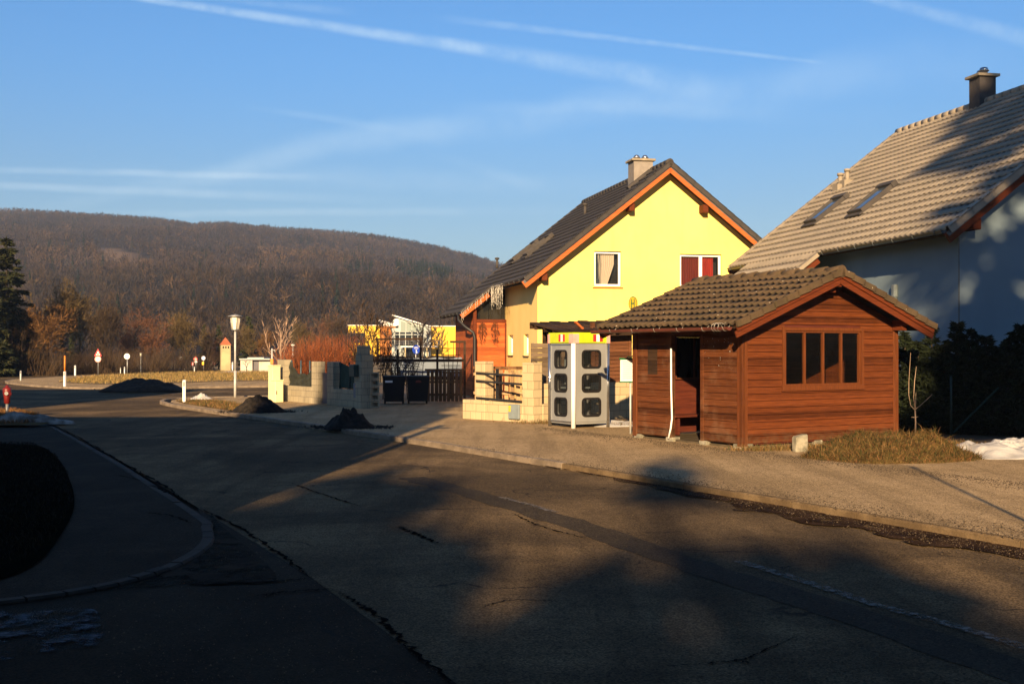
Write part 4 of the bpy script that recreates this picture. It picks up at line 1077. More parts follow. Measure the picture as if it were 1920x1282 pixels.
house_window(yh, 'w', None, *h2, (.52, .48), [('curtain_dark_red', h2[0] + .08, h2[0] + .74, 'x'), ('curtain_red', h2[0] + .78, h2[2] - .22, 'x')])
for hh in (n1, n2):
    w = house_window(yh, 'w', TSide, *hh, (1,), [], sill=False)
    m_ = MB(TSide); m_.box((hh[0] + .06, .145, hh[1] + .08), (hh[2] - .06, .155, hh[3] - .06)); m_.build('blind', 'blind_white', w)
    m_ = MB(TSide); m_.box((hh[0] - .04, -.05, hh[1] - .04), (hh[2] + .04, -.001, hh[1] - .012)); m_.build('sill', 'chimney_dark', w)
for x in (3.06, 5.60, .14, YW - .14):
    m_ = MB(); zt = yz(x) - .34; m_.box((x - .09, -.43, zt - .26), (x + .09, -.002, zt), bev=.01); m_.build('purlin', 'barge_red', yh)
ch = MB(); ch.box((3.66, 1.3, 6.9), (4.34, 1.95, 8.18)); c_ = ch.build('chimney', 'chimney_grey', yroof)
m_ = MB(); m_.box((3.58, 1.22, 8.182), (4.42, 2.03, 8.26), bev=.01); m_.build('chimney_cap', 'concrete', c_)
for x in (3.86, 4.16): m_ = MB(); m_.lathe([(.09, 8.261), (.10, 8.32), (.13, 8.33), (.07, 8.42), (.0, 8.44)], 12, (x, 1.62, 0)); m_.build('cowl', 'steel', c_)
m_ = MB(); m_.beam((3.4, 1.2, 7.22), (4.2, 1.2, 7.85), .25, .1); m_.build('chimney_flashing', 'chimney_dark', c_)
def ylocal(px, py):
    n = Vector((-YS, 0, 1)); Rm = Matrix.Rotation(H, 3, 'Z')
    p = hit(px, py, Vector((*YO, 0)) + Rm @ Vector((YW / 2, 0, YR + .03)), Rm @ n)
    return Rm.inverted() @ (p - Vector((*YO, 0)))
for (px, py) in ((984, 475), (1010, 464)):
    skylight(yh, None, ylocal(px, py), (0, 1, 0), ysv, .78, 1.2, yroof)
for (px, py) in ((1097, 400), (932, 499)):
    c = ylocal(px, py); m_ = MB(); m_.tube([c + Vector((0, 0, -.1)), c + Vector((0, 0, .30))], .055, 10); m_.lathe([(.055, .30), (.10, .29), (.10, .36), (.0, .38)], 12, c); m_.build('roof_vent', 'chimney_dark', yroof)
# gutters and the long downpipe of the porch
def gutter(par, a, b, r, mat='black_metal'):
    a = Vector(a); b = Vector(b); m_ = MB(); prof = [R(180 + 180 * k / 8) for k in range(9)]; vs = []
    for p in (a, b):
        for t_ in prof: vs.append(p + Vector((r * math.cos(t_), 0, r * math.sin(t_))))
        for t_ in prof[::-1]: vs.append(p + Vector((r * .88 * math.cos(t_), 0, r * .88 * math.sin(t_))))
    m_.add(vs, [(i, (i + 1) % 18, 18 + (i + 1) % 18, 18 + i) for i in range(18)] + [tuple(range(17, -1, -1)), tuple(range(18, 36))])
    o = m_.build('gutter', mat, par)
    k = int((b - a).length / .9)
    for i in range(k + 1):
        p = a.lerp(b, (i + .3) / (k + .6)); q = MB(); q.tube([p + Vector((r * 1.06 * math.cos(t_), 0, r * 1.06 * math.sin(t_))) for t_ in prof] , .012, 5); q.build('bracket', 'flashing', o)
    return o
gutter(yh, (-.60, -.5, yz(-.55) - .03), (-.60, 4.98, yz(-.55) - .03), .07)
gutter(yh, (-1.76, 5.0, yz(-1.70) - .03), (-1.76, 10.3, yz(-1.70) - .04), .07)
m_ = MB(); zz = yz(-1.7); m_.tube([(-1.76, 5.35, zz - .08), (-1.76, 5.3, zz - .3), (-1.55, 5.0, zz - .55), (-1.27, 4.95, zz - .75), (-1.22, 4.95, zz - .95), (-1.22, 4.95, 1.2), (-1.22, 4.95, .0)], .055, 10); m_.build('downpipe', 'black_metal', yh)
# porch enclosure
po = MB(); zt = yz(-1.2) - .2
m_ = MB(); m_.box((-1.17, 5.2, 0), (-.002, 5.26, 2.80)); m_.box((-1.21, 5.2, 0), (-1.172, 9.6, zt)); m_.build('porch_wall', 'porch_wood', yh)
m_ = MB(); m_.box((-1.24, 5.14, 0), (-1.12, 5.26, zt + .05)); m_.box((-1.11, 5.165, 2.72), (-.01, 5.198, 2.84)); m_.box((-.06, 5.16, 0), (-.004, 5.197, 2.7)); m_.build('porch_post', 'barge_red', yh)
m_ = MB(); m_.add([(-1.1, 5.40, 2.8), (-.02, 5.40, 2.8), (-.02, 5.40, 3.95), (-1.1, 5.40, 3.25)], [(0, 1, 2, 3)]); m_.box((-.62, 5.33, 2.8), (-.56, 5.39, 3.55)); m_.build('porch_glazing', 'dark_glass', yh)
m_ = MB(); m_.beam((-1.72, 4.97, yz(-1.72) - .16), (-.70, 4.97, yz(-.70) - .16), .05, .17); m_.build('barge_board', 'orange_beam', yh)
m_ = MB(); m_.beam((-1.74, 4.93, yz(-1.74) + .03), (-.5, 4.93, yz(-.5) + .03), .06, .09); m_.build('verge_caps', 'tile_dark', yroof)
# house number and cable marks, plants hung on the porch wall
m_ = MB(TSide); m_.box((.55, -.012, 1.86), (.85, -.002, 1.9)); m_.box((.55, -.012, 1.93), (.62, -.002, 1.96)); m_.box((.7, -.012, 1.93), (.86, -.002, 1.96))
for k in range(4): m_.box((.62, -.01, 1.7 - k * .1), (.64, -.002, 1.74 - k * .1))
m_.build('door_sign', 'meter_grey', yh)
def to_world(o, rot, p): return Vector((*o, 0)) + Matrix.Rotation(rot, 3, 'Z') @ Vector(p)
for (x, lab, ln) in ((-.93, 'dry hanging plant bundle nearer the black downpipe on the porch wall', .75), (-.45, 'dry hanging plant bundle nearer the yellow wall on the porch', .85)):
    t_ = thing('hanging_bundle', lab, 'dried plants', to_world(YO, H, (x, 5.08, 2.72)), H, 'dry bundles hung on the porch')
    m_ = MB(); rnd = random.Random(int(x * 100))
    for k in range(150):
        a = rnd.uniform(0, 6.28); q = rnd.random(); l_ = ln * rnd.uniform(.5, 1); w = .17 * math.sin(math.pi * min(.95, q * .7 + .15))
        p0 = Vector((w * math.cos(a) * .8, .03 * math.sin(a), -l_ * q)); p1 = p0 + Vector((rnd.uniform(-.1, .1), rnd.uniform(-.03, .01), rnd.uniform(-.14, .02)))
        m_.add([p0 + Vector((-.012, 0, 0)), p0 + Vector((.012, 0, .01)), p1], [(0, 1, 2)])
    m_.tube([(0, 0, .02), (0, 0, -ln * .8)], .012, 5); m_.build('stems', 'dry_bunch', t_)
# icicle lights along the porch verge and the eave
il = thing('icicle_lights', 'string of white icicle lights hanging from the porch roof edge', 'string lights', (*YO, 0), H)
m_ = MB(); rnd = random.Random(5); path = []
for k in range(14): t_ = k / 13; x = -1.74 + 1.1 * t_; path.append(Vector((x, 4.88, yz(x) + .02)))
for k in range(1, 15): t_ = k / 14; path.append(Vector((-.64, 4.88 - 2.2 * t_, yz(-.6) + .02)))
wire = []
for p in path: wire += [p + Vector((0, -.03, .03 * rnd.random())), p + Vector((rnd.uniform(-.03, .03), -.03, -.06))]
m_.tube(wire, .006, 4); m_.build('main_wire', 'icicle_wire', il)
m_ = MB()
for i, p in enumerate(path):
    dense = i > 12
    for r_ in range(2 if dense else 1):
        q = p + Vector((rnd.uniform(-.05, .05), rnd.uniform(-.08, .05), 0)); l_ = rnd.uniform(.25, .85) if dense else rnd.uniform(.08, .35)
        pts = [q + Vector((rnd.uniform(-.02, .02), rnd.uniform(-.02, .02), -l_ * k / 5)) for k in range(6)]; m_.tube(pts, .0035, 4)
        for z in pts[1:]: m_.lathe([(0, -.022), (.012, 0), (0, .015)], 5, z)
m_.build('light_strand', 'icicle_wire', il)

# blue house
BO, BWD, BL, BR, BS = Vector((9.89, 26.0)), 10.5, 11.2, 8.88, .77
bh, broof, bz, bsv = house('blue_house', 'grey blue rendered house with brown pantile roof and two skylights behind the hedge', BO, BWD, BL, 0, BR, BS, 'blue_plaster', 'tile_brown', 'tile_brown', .55, .60, (5.5, 10.3, 2.2), 'barge_red', .235, .335, .022, 6)  # orange barge boards take the dark red to hold their shade
topb = lambda x: bz(x) - .20
m_ = MB(); wallstrips(m_, 0, BWD, -.05, topb, [], .1, [BWD / 2])
m_.add([(0, BL, -.05), (BWD, BL, -.05), (BWD, BL, topb(0)), (BWD / 2, BL, topb(BWD / 2)), (0, BL, topb(0))], [(4, 3, 2, 1, 0)])
m_.add([(BWD, 0, -.05), (BWD, BL, -.05), (BWD, BL, topb(0)), (BWD, 0, topb(0))], [(0, 1, 2, 3)])
m_.add([(0, 0, -.05), (0, BL, -.05), (0, BL, topb(0)), (0, 0, topb(0))], [(3, 2, 1, 0)])
m_.build('wall', 'blue_plaster', bh)
m_ = MB(); m_.box((-1.9, 5.8, -.05), (-.004, 10.0, bz(-1.9) - .2)); m_.build('porch_wall', 'blue_plaster', bh)
m_ = MB(); m_.beam((-2.78, 5.44, bz(-2.78) - .02), (-.62, 5.44, bz(-.62) - .02), .16, .10); m_.build('verge_caps', 'tile_brown', broof)
m_ = MB(); m_.beam((-2.76, 5.49, bz(-2.76) - .18), (-.66, 5.49, bz(-.66) - .18), .05, .2); m_.build('barge_board', 'barge_red', bh)
gutter(bh, (-.66, -.5, bz(-.6) - .035), (-.66, 5.4, bz(-.6) - .045), .075); gutter(bh, (-.66, 10.35, bz(-.6) - .035), (-.66, 11.7, bz(-.6) - .04), .075)
for x in (.16, 2.4): m_ = MB(); zt = bz(x) - .34; m_.box((x - .10, -.48, zt - .24), (x + .10, -.002, zt), bev=.01); m_.build('purlin', 'barge_red', bh)
m_ = MB(TSide); m_.box((2.55, -.11, 3.02), (2.7, -.001, 3.34), bev=.02); m_.box((2.58, -.10, 2.96), (2.67, -.02, 3.018)); m_.build('wall_lamp', 'meter_grey', bh)
m_ = MB(); m_.box((.002, -.012, .0), (.03, -.001, topb(0)) ); m_.build('corner_bead', 'flashing', bh)
def blocal(px, py):
    n = Vector((-BS, 0, 1)); Rm = Matrix.Rotation(H, 3, 'Z')
    p = hit(px, py, Vector((*BO, 0)) + Rm @ Vector((BWD / 2, 0, BR + .03)), Rm @ n)
    return Rm.inverted() @ (p - Vector((*BO, 0)))
for (px, py) in ((1551, 397), (1637, 377)): skylight(bh, None, blocal(px, py), (0, 1, 0), bsv, .80, 1.25, broof)
for (px, py) in ((1576, 350), (1589, 342)):
    c = blocal(px, py); m_ = MB(); m_.tube([c + Vector((0, 0, -.1)), c + Vector((0, 0, .36))], .065, 12); m_.lathe([(.065, .36), (.098, .34), (.098, .42), (.0, .44)], 14, c); m_.box(c + Vector((-.2, -.2, -.2)), c + Vector((.15, .15, .06))); m_.build('roof_vent', 'tile_brown', broof)
cx, cy = BWD / 2, 7.05
m_ = MB(); m_.box((cx - .26, cy - .26, 8.3), (cx + .26, cy + .26, 9.60)); c_ = m_.build('chimney', 'chimney_dark', broof)
m_ = MB(); m_.box((cx - .35, cy - .35, 9.602), (cx + .35, cy + .35, 9.68), bev=.01); m_.build('chimney_cap', 'concrete', c_)
for d_ in (-.2, .2): m_ = MB(); m_.lathe([(.10, 9.681), (.11, 9.75), (.15, 9.76), (.10, 9.86), (.0, 9.89)], 14, (cx + d_ * .3, cy + d_ * .8, 0)); m_.build('cowl', 'steel', c_)

# ------------------------------------------------------------------ far buildings
DS = 190.0; ks = DS / F
def sx(px): return (px - 960) * ks
def sz(py): return CH + (HY - py) * ks
so = thing('school_building', 'distant yellow and grey modern school building with slanted glazed roof', 'building', (0, DS, 0), 0)
m_ = MB(); m_.box((sx(653), 0, -.2), (sx(712), 8, sz(610.5))); ywl = m_.build('yellow_wall', 'school_yellow', so); m_ = MB(); m_.box((sx(808), .6, -.2), (sx(878), 9, sz(612))); m_.build('yellow_wall', 'school_yellow', so)
m_ = MB(); m_.box((sx(652), -.1, sz(610.4)), (sx(712.5), 8.1, sz(609))); m_.box((sx(806), .4, sz(611.9)), (sx(879), 9.1, sz(610.3))); m_.build('parapet', 'white_metal', so)
m_ = MB(); m_.box((sx(712.2), .4, -.2), (sx(741), 8, sz(611.5))); m_.build('timber_wall', 'school_wood', so)
m_ = MB(); m_.plate([(sx(735.3), -.2), (sx(807.8), -.2), (sx(807.8), sz(613)), (sx(748), sz(597)), (sx(748), sz(615)), (sx(735.3), sz(615))], -.6, 7); m_.build('grey_wall', 'school_grey', so)
m_ = MB(); m_.plate([(sx(736), sz(592)), (sx(737), sz(590)), (sx(807), sz(611)), (sx(807), sz(613))], -1.2, 7.5); m_.build('roof', 'white_metal', so)
m_ = MB(); m_.plate([(sx(704), sz(599)), (sx(705), sz(598)), (sx(740), sz(607.5)), (sx(740), sz(611.4)), (sx(718), sz(611.4))], 2, 9); m_.build('rear_roof', 'white_metal', so)
m_ = MB(); m_.plate([(sx(752), sz(621)), (sx(795), sz(621)), (sx(795), sz(614)), (sx(752), sz(602))], -.66, -.61); gl = m_.build('glazing', 'school_glass', so)
m_ = MB()
for px in (752, 762, 773, 784, 795): z1 = 602 + (px - 752) * 12 / 43; m_.plate(rect(sx(px - .5), sz(621), sx(px + .5), sz(z1)), -.72, -.665)
m_.build('mullions', 'school_grey', gl)
m_ = MB(); m_.plate(rect(sx(741), sz(648), sx(796), sz(622.5)), -.65, -.605); wd = m_.build('window_band', 'dark_glass', so)
m_ = MB()
for px in (741, 750, 761, 773, 784, 795.5): m_.plate(rect(sx(px - .7), sz(648), sx(px + .7), sz(622.5)), -.74, -.655)
m_.plate(rect(sx(741), sz(628), sx(796), sz(626.6)), -.745, -.741); m_.build('mullions', 'school_grey', wd)
m_ = MB(); m_.box((sx(755), -3, sz(651)), (sx(822), -.62, sz(648.6))); m_.build('balcony_slab', 'white_metal', so)
m_ = MB()
for py in (639, 642, 645): m_.box((sx(742), -3.0, sz(py) - .03), (sx(832), -2.95, sz(py) + .03))
for px in range(742, 834, 9): m_.box((sx(px) - .03, -3.03, sz(649)), (sx(px) + .03, -3.001, sz(638.6)))
m_.build('railing', 'gate_grey', so)
m_ = MB(); m_.box((sx(760), -.66, -.2), (sx(790), -.605, sz(655))); m_.build('ground_floor_windows', 'dark_glass', so)
for px in (763, 798.5, 803): m_ = MB(); m_.box((sx(px - 1), -3.0, -.2), (sx(px + 1), -2.8, sz(651.2))); m_.build('column', 'cream_plaster', so)
ds_ = MB(); ds_.tube([(sx(744), -.3, sz(604)), (sx(744), -.42, sz(604))], .6, 18); ds_.build('satellite_dish', 'white_metal', so)
m_ = MB(); m_.plate(rect(sx(653.5), sz(643), sx(685), sz(624)), -.06, -.005); m_.build('window_band', 'dark_glass', so)

hu = thing('concrete_hut', 'small pale flat roofed hut with a painted bare tree mural on one wall', 'hut', (*g(478, 697.5), 0), R(-6))
k_ = g(478, 697.5).y / F
m_ = MB(); m_.box((-28 * k_, 0, -.1), (-5 * k_, 2.2, 23 * k_)); m_.box((-4.4 * k_, .3, -.1), (28 * k_, 2.2, 22 * k_)); hw = m_.build('wall', 'hut_grey', hu)
m_ = MB(); m_.box((-29 * k_, -.15, 23.05 * k_), (30 * k_, 2.4, 25.5 * k_)); m_.box((-18 * k_, .4, 25.6 * k_), (14 * k_, 1.8, 27.5 * k_)); m_.build('roof', 'galvanised', hu)
m_ = MB(); m_.box((-4.6 * k_, .27, 0), (5 * k_, .298, 21 * k_)); m_.build('door', 'gate_grey', hu)
rnd = random.Random(11); m_ = MB()
def br(x, z, a, l, w, lv):
    x2 = x + math.sin(a) * l; z2 = z + math.cos(a) * l
    dx, dz = math.cos(a) * w / 2, -math.sin(a) * w / 2
    m_.plate([(x - dx, z - dz), (x + dx, z + dz), (x2 + dx * .5, z2 + dz * .5), (x2 - dx * .5, z2 - dz * .5)], -.008 - .002 * lv, -.002)
    if lv < 4:
        for s in (-1, 1): br(x2, z2, a + s * rnd.uniform(.3, .65), l * .68, w * .62, lv + 1)
br(-16 * k_, 0, 0, 8.5 * k_, 2.2 * k_, 0); m_.build('tree_mural', 'sign_black', hw)
to = thing('small_tower', 'small square cream tower with a red pyramid roof among bare trees', 'tower', (*g(422.5, 693), 0), R(20))
kt = g(422.5, 693).y / F; w2 = 8.6 * kt; m_ = MB(); m_.box((-w2, -w2, -.1), (w2, w2, 47 * kt)); tw_ = m_.build('wall', 'cream_plaster', to)
m_ = MB(); e = w2 * 1.14; m_.add([(-e, -e, 46.6 * kt), (e, -e, 46.6 * kt), (e, e, 46.6 * kt), (-e, e, 46.6 * kt), (0, 0, 61 * kt)], [(0, 1, 4), (1, 2, 4), (2, 3, 4), (3, 0, 4), (3, 2, 1, 0)]); m_.build('roof', 'red_tile', to)
m_ = MB()
for x in (-.55, 0, .55): m_.box((x * w2 - .05, -w2 - .012, 40 * kt), (x * w2 + .05, -w2 - .002, 44 * kt))
m_.build('window', 'dark_glass', to)
# ------------------------------------------------------------------ street furniture
def lamp(name, label, loc, k, group='street lamps with conical glass lanterns', scale=1.0):
    t_ = thing(name, label, 'street lamp', loc, 0, group)
    m_ = MB(); m_.tube([(0, 0, -.05), (0, 0, 1.0 * k)], .048 * scale, 12); m_.tube([(0, 0, 1.0 * k), (0, 0, 2.52 * k)], .038 * scale, 12); m_.build('post', 'pole_grey', t_)
    m_ = MB(); z0, z1 = 2.52 * k, 3.02 * k; r0, r1 = .135 * k, .19 * k
    m_.lathe([(r0 * .9, z0 + .01), (r1 * .95, z1 - .01)], 6, smooth=False); lan = m_.build('lantern', 'lamp_glass', t_)
    m_ = MB()
    for i in range(6):
        a = 2 * math.pi * i / 6; m_.tube([(r0 * math.cos(a), r0 * math.sin(a), z0), (r1 * math.cos(a), r1 * math.sin(a), z1)], .009 * k, 5)
    m_.lathe([(0, z0 - .02), (r0, z0 - .02), (r0 * 1.03, z0 + .03), (0, z0 + .03)], 12); m_.build('lantern_frame', 'galvanised', lan)
    m_ = MB(); m_.lathe([(.265 * k, z1 - .01), (.275 * k, z1 + .01), (.05 * k, z1 + .07 * k), (0, z1 + .09 * k)], 20); m_.build('lamp_cap', 'galvanised', lan)
    return t_
kk = (745 - 588) / (745 - HY) * CH / 3.12
L1 = lamp('street_lamp', 'tall street lamp with a glass lantern on the corner pavement', (*g(441, 745), 0), kk)
for (px, py, top, lab) in ((90, 699, 645, 'dark post street lamp in front of the orange brown bushes at the far left'), (264, 697, 661, 'small street lamp beside the white round sign across the road')):
    h_ = (py - top) / (py - HY) * CH; c = dup(L1, (*g(px, py), 0), 0, lab, h_ / (3.12 * kk))
def delineator(label, px, py, h=None, lean=0, orange=False, dark=False):
    t_ = thing('delineator_post', label, 'delineator post', (*g(px, py), 0), R(random.uniform(-15, 15)), 'white delineator posts along the roads')
    t_.rotation_euler.y = R(lean)
    h = h or .75
    m_ = MB(); s_ = h / .75; m_.prism([(-.045 * s_, -.05 * s_), (.045 * s_, -.05 * s_), (.06 * s_, .03 * s_), (0, .06 * s_), (-.06 * s_, .03 * s_)], -.03, h - .03); m_.add([(-.045 * s_, -.05 * s_, h - .03), (.045 * s_, -.05 * s_, h - .03), (.06 * s_, .03 * s_, h), (0, .06 * s_, h + .01), (-.06 * s_, .03 * s_, h)], [(0, 1, 2, 3, 4)])
    b_ = m_.build('post', 'sign_white' if not dark else 'pole_grey', t_)
    m_ = MB(); m_.box((-.02 * s_, -.056 * s_, h * .72), (.02 * s_, -.0505 * s_, h * .93)); m_.build('reflector', 'sign_black', b_)
    if orange:
        m_ = MB(); m_.tube([(0, 0, h), (0, 0, h * 2.05)], .035, 8); m_.build('snow_pole', 'marker_orange', t_)
    return t_
dl = lambda px, base, top: (base - top) / (base - HY) * CH
delineator('white delineator post on the brown verge at the street corner', 345.5, 754.5, dl(0, 754.5, 712.5))
delineator('white delineator post topped by a tall orange snow pole', 121.5, 724, dl(0, 724, 696), orange=True)
delineator('thin white delineator post just right of the orange snow pole', 141, 703.5, dl(0, 703.5, 685))
delineator('grey delineator post on the tip of the traffic island', 39, 713, dl(0, 713, 695), dark=True)
delineator('white delineator post close beside the round white sign', 233.5, 700, dl(0, 700, 688))
delineator('small white delineator post under the red ringed sign', 364.5, 695.5, dl(0, 695.5, 687.5))
delineator('leaning white delineator post near the white disc sign', 346, 691.5, dl(0, 691.5, 683.5), lean=-12)
delineator('white delineator post left of the red roofed tower', 423.5, 691.5, dl(0, 691.5, 682.5))
delineator('white delineator post right beside the tall street lamp', 436, 695, dl(0, 695, 679))
delineator('small leaning delineator post behind the traffic island', 297, 694, dl(0, 694, 687), lean=-14)
delineator('grey delineator post at the dark left roadside', 13.5, 700.5, dl(0, 700.5, 691), dark=True)
delineator('faint grey delineator post left of the round white sign', 226, 699, dl(0, 699, 689), dark=True)

def signpost(name, label, px, base, top, cat='road sign', rot=0, group=None):
    loc = (*g(px, base), 0); s_ = loc[1] / F
    t_ = thing(name, label, cat, loc, rot, group); h = (base - top) * s_
    m_ = MB(); m_.tube([(0, .02, -.05), (0, .02, h)], max(.025, .9 * s_), 8); m_.build('post', 'galvanised', t_)
    return t_, s_
t_, s_ = signpost('warning_sign', 'red triangle warning sign above a round fifty speed limit sign', 184, 700, 655)
zc = lambda py, base: (base - py) * s_
m_ = MB(); a, b_ = 7.2 * s_, 14 * s_
tri = lambda k, zo: [(-a * k, zo - b_ * .5 * k + b_ * .5 * 0), (a * k, zo - b_ * .5 * k), (0, zo + b_ * .5 * k)]
z_ = zc(660.5, 700)
m_.ring(tri(1, z_), tri(.58, z_ - b_ * .085), -.05, .0); pl = m_.build('triangle_rim', 'sign_red', t_)
m_ = MB(); m_.plate(tri(.6, z_ - b_ * .085), -.03, -.01); m_.build('triangle_plate', 'sign_white', pl)
m_ = MB(); m_.plate(rect(-1.6 * s_, z_ - 4.8 * s_, -.5 * s_, z_ - 1.6 * s_), -.045, -.0305); m_.plate(rect(.5 * s_, z_ - 4.8 * s_, 1.5 * s_, z_ - 1.2 * s_), -.045, -.0305); m_.plate(rect(-2.2 * s_, z_ - 2.6 * s_, -1.65 * s_, z_ - 1.4 * s_), -.045, -.0305); m_.build('triangle_symbol', 'sign_black', pl)
z_ = zc(673, 700); m_ = MB(); m_.ring(circ(0, z_, 6 * s_), circ(0, z_, 4.1 * s_), -.05, 0); rm = m_.build('round_rim', 'booth_pink', t_)
m_ = MB(); m_.plate(circ(0, z_, 4.2 * s_), -.03, -.01); m_.build('round_plate', 'sign_white', rm)
text('number', '50', 5.4 * s_, 'sign_green', rm, (0, -.034, z_), (R(90), 0, 0))
for (px, base, cy, r_, lab) in ((238.5, 700, 668, 5.4, 'large blank white round sign beside a white delineator post'), (339.5, 691.5, 672.3, 3.7, 'small blank white round sign near the bare trees')):
    t_, s_ = signpost('round_sign', lab, px, base, cy); m_ = MB(); m_.plate(circ(0, (base - cy) * s_, r_ * s_), -.06, -.03); d_ = m_.build('disc', 'sign_back', t_)
    m_ = MB(); m_.plate(rect(-.6 * s_, (base - cy - 2.4) * s_, .6 * s_, (base - cy + 2.4) * s_), -.065, -.0605); m_.build('bracket', 'galvanised', d_)
t_, s_ = signpost('no_entry_sign', 'red ringed round sign with a white plate below it', 367, 692.5, 673); base = 692.5
m_ = MB(); m_.plate(circ(0, (base - 673) * s_, 4.0 * s_), -.05, -.02); d_ = m_.build('disc', 'sign_red', t_)
m_ = MB(); m_.plate(circ(0, (base - 673.5) * s_, 2.9 * s_), -.07, -.052); m_.build('disc_face', 'booth_pink', d_)
m_ = MB(); m_.plate(rect(-3.3 * s_, (base - 679.3) * s_, 3.3 * s_, (base - 676.9) * s_), -.05, -.02); m_.build('plate', 'sign_white', t_)
t_, s_ = signpost('blue_round_sign', 'pale blue round sign with a small yellow box below it', 381.8, 692.5, 671); 
m_ = MB(); m_.plate(circ(0, (base - 671.2) * s_, 3.7 * s_), -.05, -.02); d_ = m_.build('disc', 'sky_blue_sign', t_)
m_ = MB(); m_.ring(circ(0, (base - 671.2) * s_, 3.75 * s_), circ(0, (base - 671.2) * s_, 3.1 * s_), -.07, -.052); m_.plate([(-2 * s_, (base - 671.9) * s_), (1.2 * s_, (base - 671.9) * s_), (1.2 * s_, (base - 673) * s_), (2.4 * s_, (base - 671.2) * s_), (1.2 * s_, (base - 669.6) * s_), (1.2 * s_, (base - 670.6) * s_), (-2 * s_, (base - 670.6) * s_)], -.06, -.0525); m_.build('white_arrow', 'sign_white', d_)
m_ = MB(); m_.box((-2.6 * s_, -.1, (base - 684) * s_), (1.2 * s_, -.03, (base - 678) * s_)); m_.build('yellow_box', 'sign_yellow', t_)
for (px, base, cy, lab) in ((361.7, 692.5, 681.5, 'red and white curve marker sign left of the red ringed sign'), (401.8, 690.6, 680.2, 'lone red and white curve marker sign left of the tower')):
    t_, s_ = signpost('curve_marker', lab, px, base, cy - 2, group='curve marker signs along the far bend')
    m_ = MB(); z_ = (base - cy) * s_; m_.plate(rect(-2.2 * s_, z_ - 3 * s_, 2.2 * s_, z_ + 3 * s_), -.05, -.02); d_ = m_.build('plate', 'sign_red', t_)
    m_ = MB(); m_.plate([(-1.2 * s_, z_ - 2.4 * s_), (.0, z_ - 2.4 * s_), (1.5 * s_, z_), (0, z_ + 2.4 * s_), (-1.2 * s_, z_ + 2.4 * s_), (.3 * s_, z_)], -.07, -.0525); m_.build('white_arrow', 'sign_white', d_)
ct = thing('cycle_path_sign', 'round blue cycle and foot path sign with white symbols before the school', 'road sign', (*g(780, 703), 0), R(40))
s_ = g(780, 703).y / F; m_ = MB(); m_.tube([(0, .03, -.05), (0, .03, (703 - 648) * s_)], .03, 8); m_.build('post', 'pole_grey', ct)
z_ = (703 - 655.3) * s_; m_ = MB(); m_.plate(circ(0, z_, 8.4 * s_), -.02, .0); d_ = m_.build('disc', 'sign_blue', ct)
m_ = MB()
for x in (-2.6, 2.6): m_.ring(circ(x * s_, z_ + 3.2 * s_, 2.0 * s_, 14), circ(x * s_, z_ + 3.2 * s_, 1.3 * s_, 14), -.027, -.0205)
m_.plate(rect(-2.6 * s_, z_ + 4.2 * s_, 2.2 * s_, z_ + 5 * s_), -.0275, -.0205); m_.plate(circ(.1 * s_, z_ - .6 * s_, 1.1 * s_, 12), -.027, -.0205); m_.plate(rect(-.7 * s_, z_ - 6.8 * s_, 1.1 * s_, z_ - 1.8 * s_), -.0268, -.0205); m_.plate(rect(1.4 * s_, z_ - 6.6 * s_, 2.3 * s_, z_ - 3.2 * s_), -.0268, -.0205); m_.build('symbols', 'sign_white', d_)
# hydrant
hy = thing('fire_hydrant', 'red fire hydrant on a grey pipe at the left road edge', 'hydrant', (*g(13.5, 778), 0), R(-20))
s_ = g(13.5, 778).y / F
m_ = MB(); m_.tube([(0, 0, -.05), (0, 0, 21 * s_)], 2.6 * s_, 14); m_.lathe([(4.2 * s_, 0), (4.2 * s_, 1.4 * s_), (2.7 * s_, 2 * s_)], 14); m_.build('stand_pipe', 'galvanised', hy)
m_ = MB(); m_.lathe([(2.8 * s_, 21 * s_), (5.4 * s_, 23 * s_), (5.8 * s_, 33 * s_), (7.6 * s_, 41 * s_), (8.0 * s_, 48 * s_), (6.4 * s_, 51.5 * s_), (3.2 * s_, 52.5 * s_), (3.4 * s_, 55.5 * s_), (0, 56.5 * s_)], 18); bd = m_.build('body', 'hydrant_red', hy)
for a in (R(-20), R(160)):
    m_ = MB(); d_ = Vector((math.cos(a), math.sin(a), 0)); p = Vector((0, 0, 40 * s_)); m_.tube([p + d_ * 5 * s_, p + d_ * 10 * s_], 2.4 * s_, 12); m_.tube([p + d_ * 10 * s_, p + d_ * 11.5 * s_], 3.1 * s_, 8); m_.build('outlet', 'hydrant_red', bd)
m_ = MB(); p = Vector((0, 0, 41 * s_)); m_.tube([p + Vector((3 * s_, -5 * s_, 0)), p + Vector((6 * s_, -8.4 * s_, 0))], 3.4 * s_, 12); m_.build('cap', 'galvanised', bd)
# boundary stone by the shelter
bs_ = thing('boundary_stone', 'weathered grey boundary stone beside the shelter wall', 'stone', (*g(1500, 846), 0), R(20))
m_ = MB(); m_.box((-.125, -.08, -.05), (.125, .08, .285), bev=.025); o = m_.build('stone', 'weathered_stone', bs_)
for v in o.data.vertices: v.co.x += .012 * noise.noise(v.co * 9); v.co.z += (.02 * (v.co.x / .12) if v.co.z > .2 else 0)
# far utility pole
up = thing('utility_pole', 'pale utility pole with short cross arms beyond the dark fabric screen', 'utility pole', (*g(549, 700), 0))
s_ = g(549, 700).y / F; m_ = MB(); m_.tube([(0, 0, 0), (0, 0, 56 * s_)], [1.3 * s_, .9 * s_], 8); m_.build('pole', 'pole_grey', up)
m_ = MB(); m_.beam((-3 * s_, 0, 53 * s_), (3.5 * s_, 0, 53 * s_), .06, .08); m_.beam((-3 * s_, 0, 34 * s_), (1.5 * s_, 0, 34 * s_), .05, .07); m_.build('cross_arm', 'pole_grey', up)

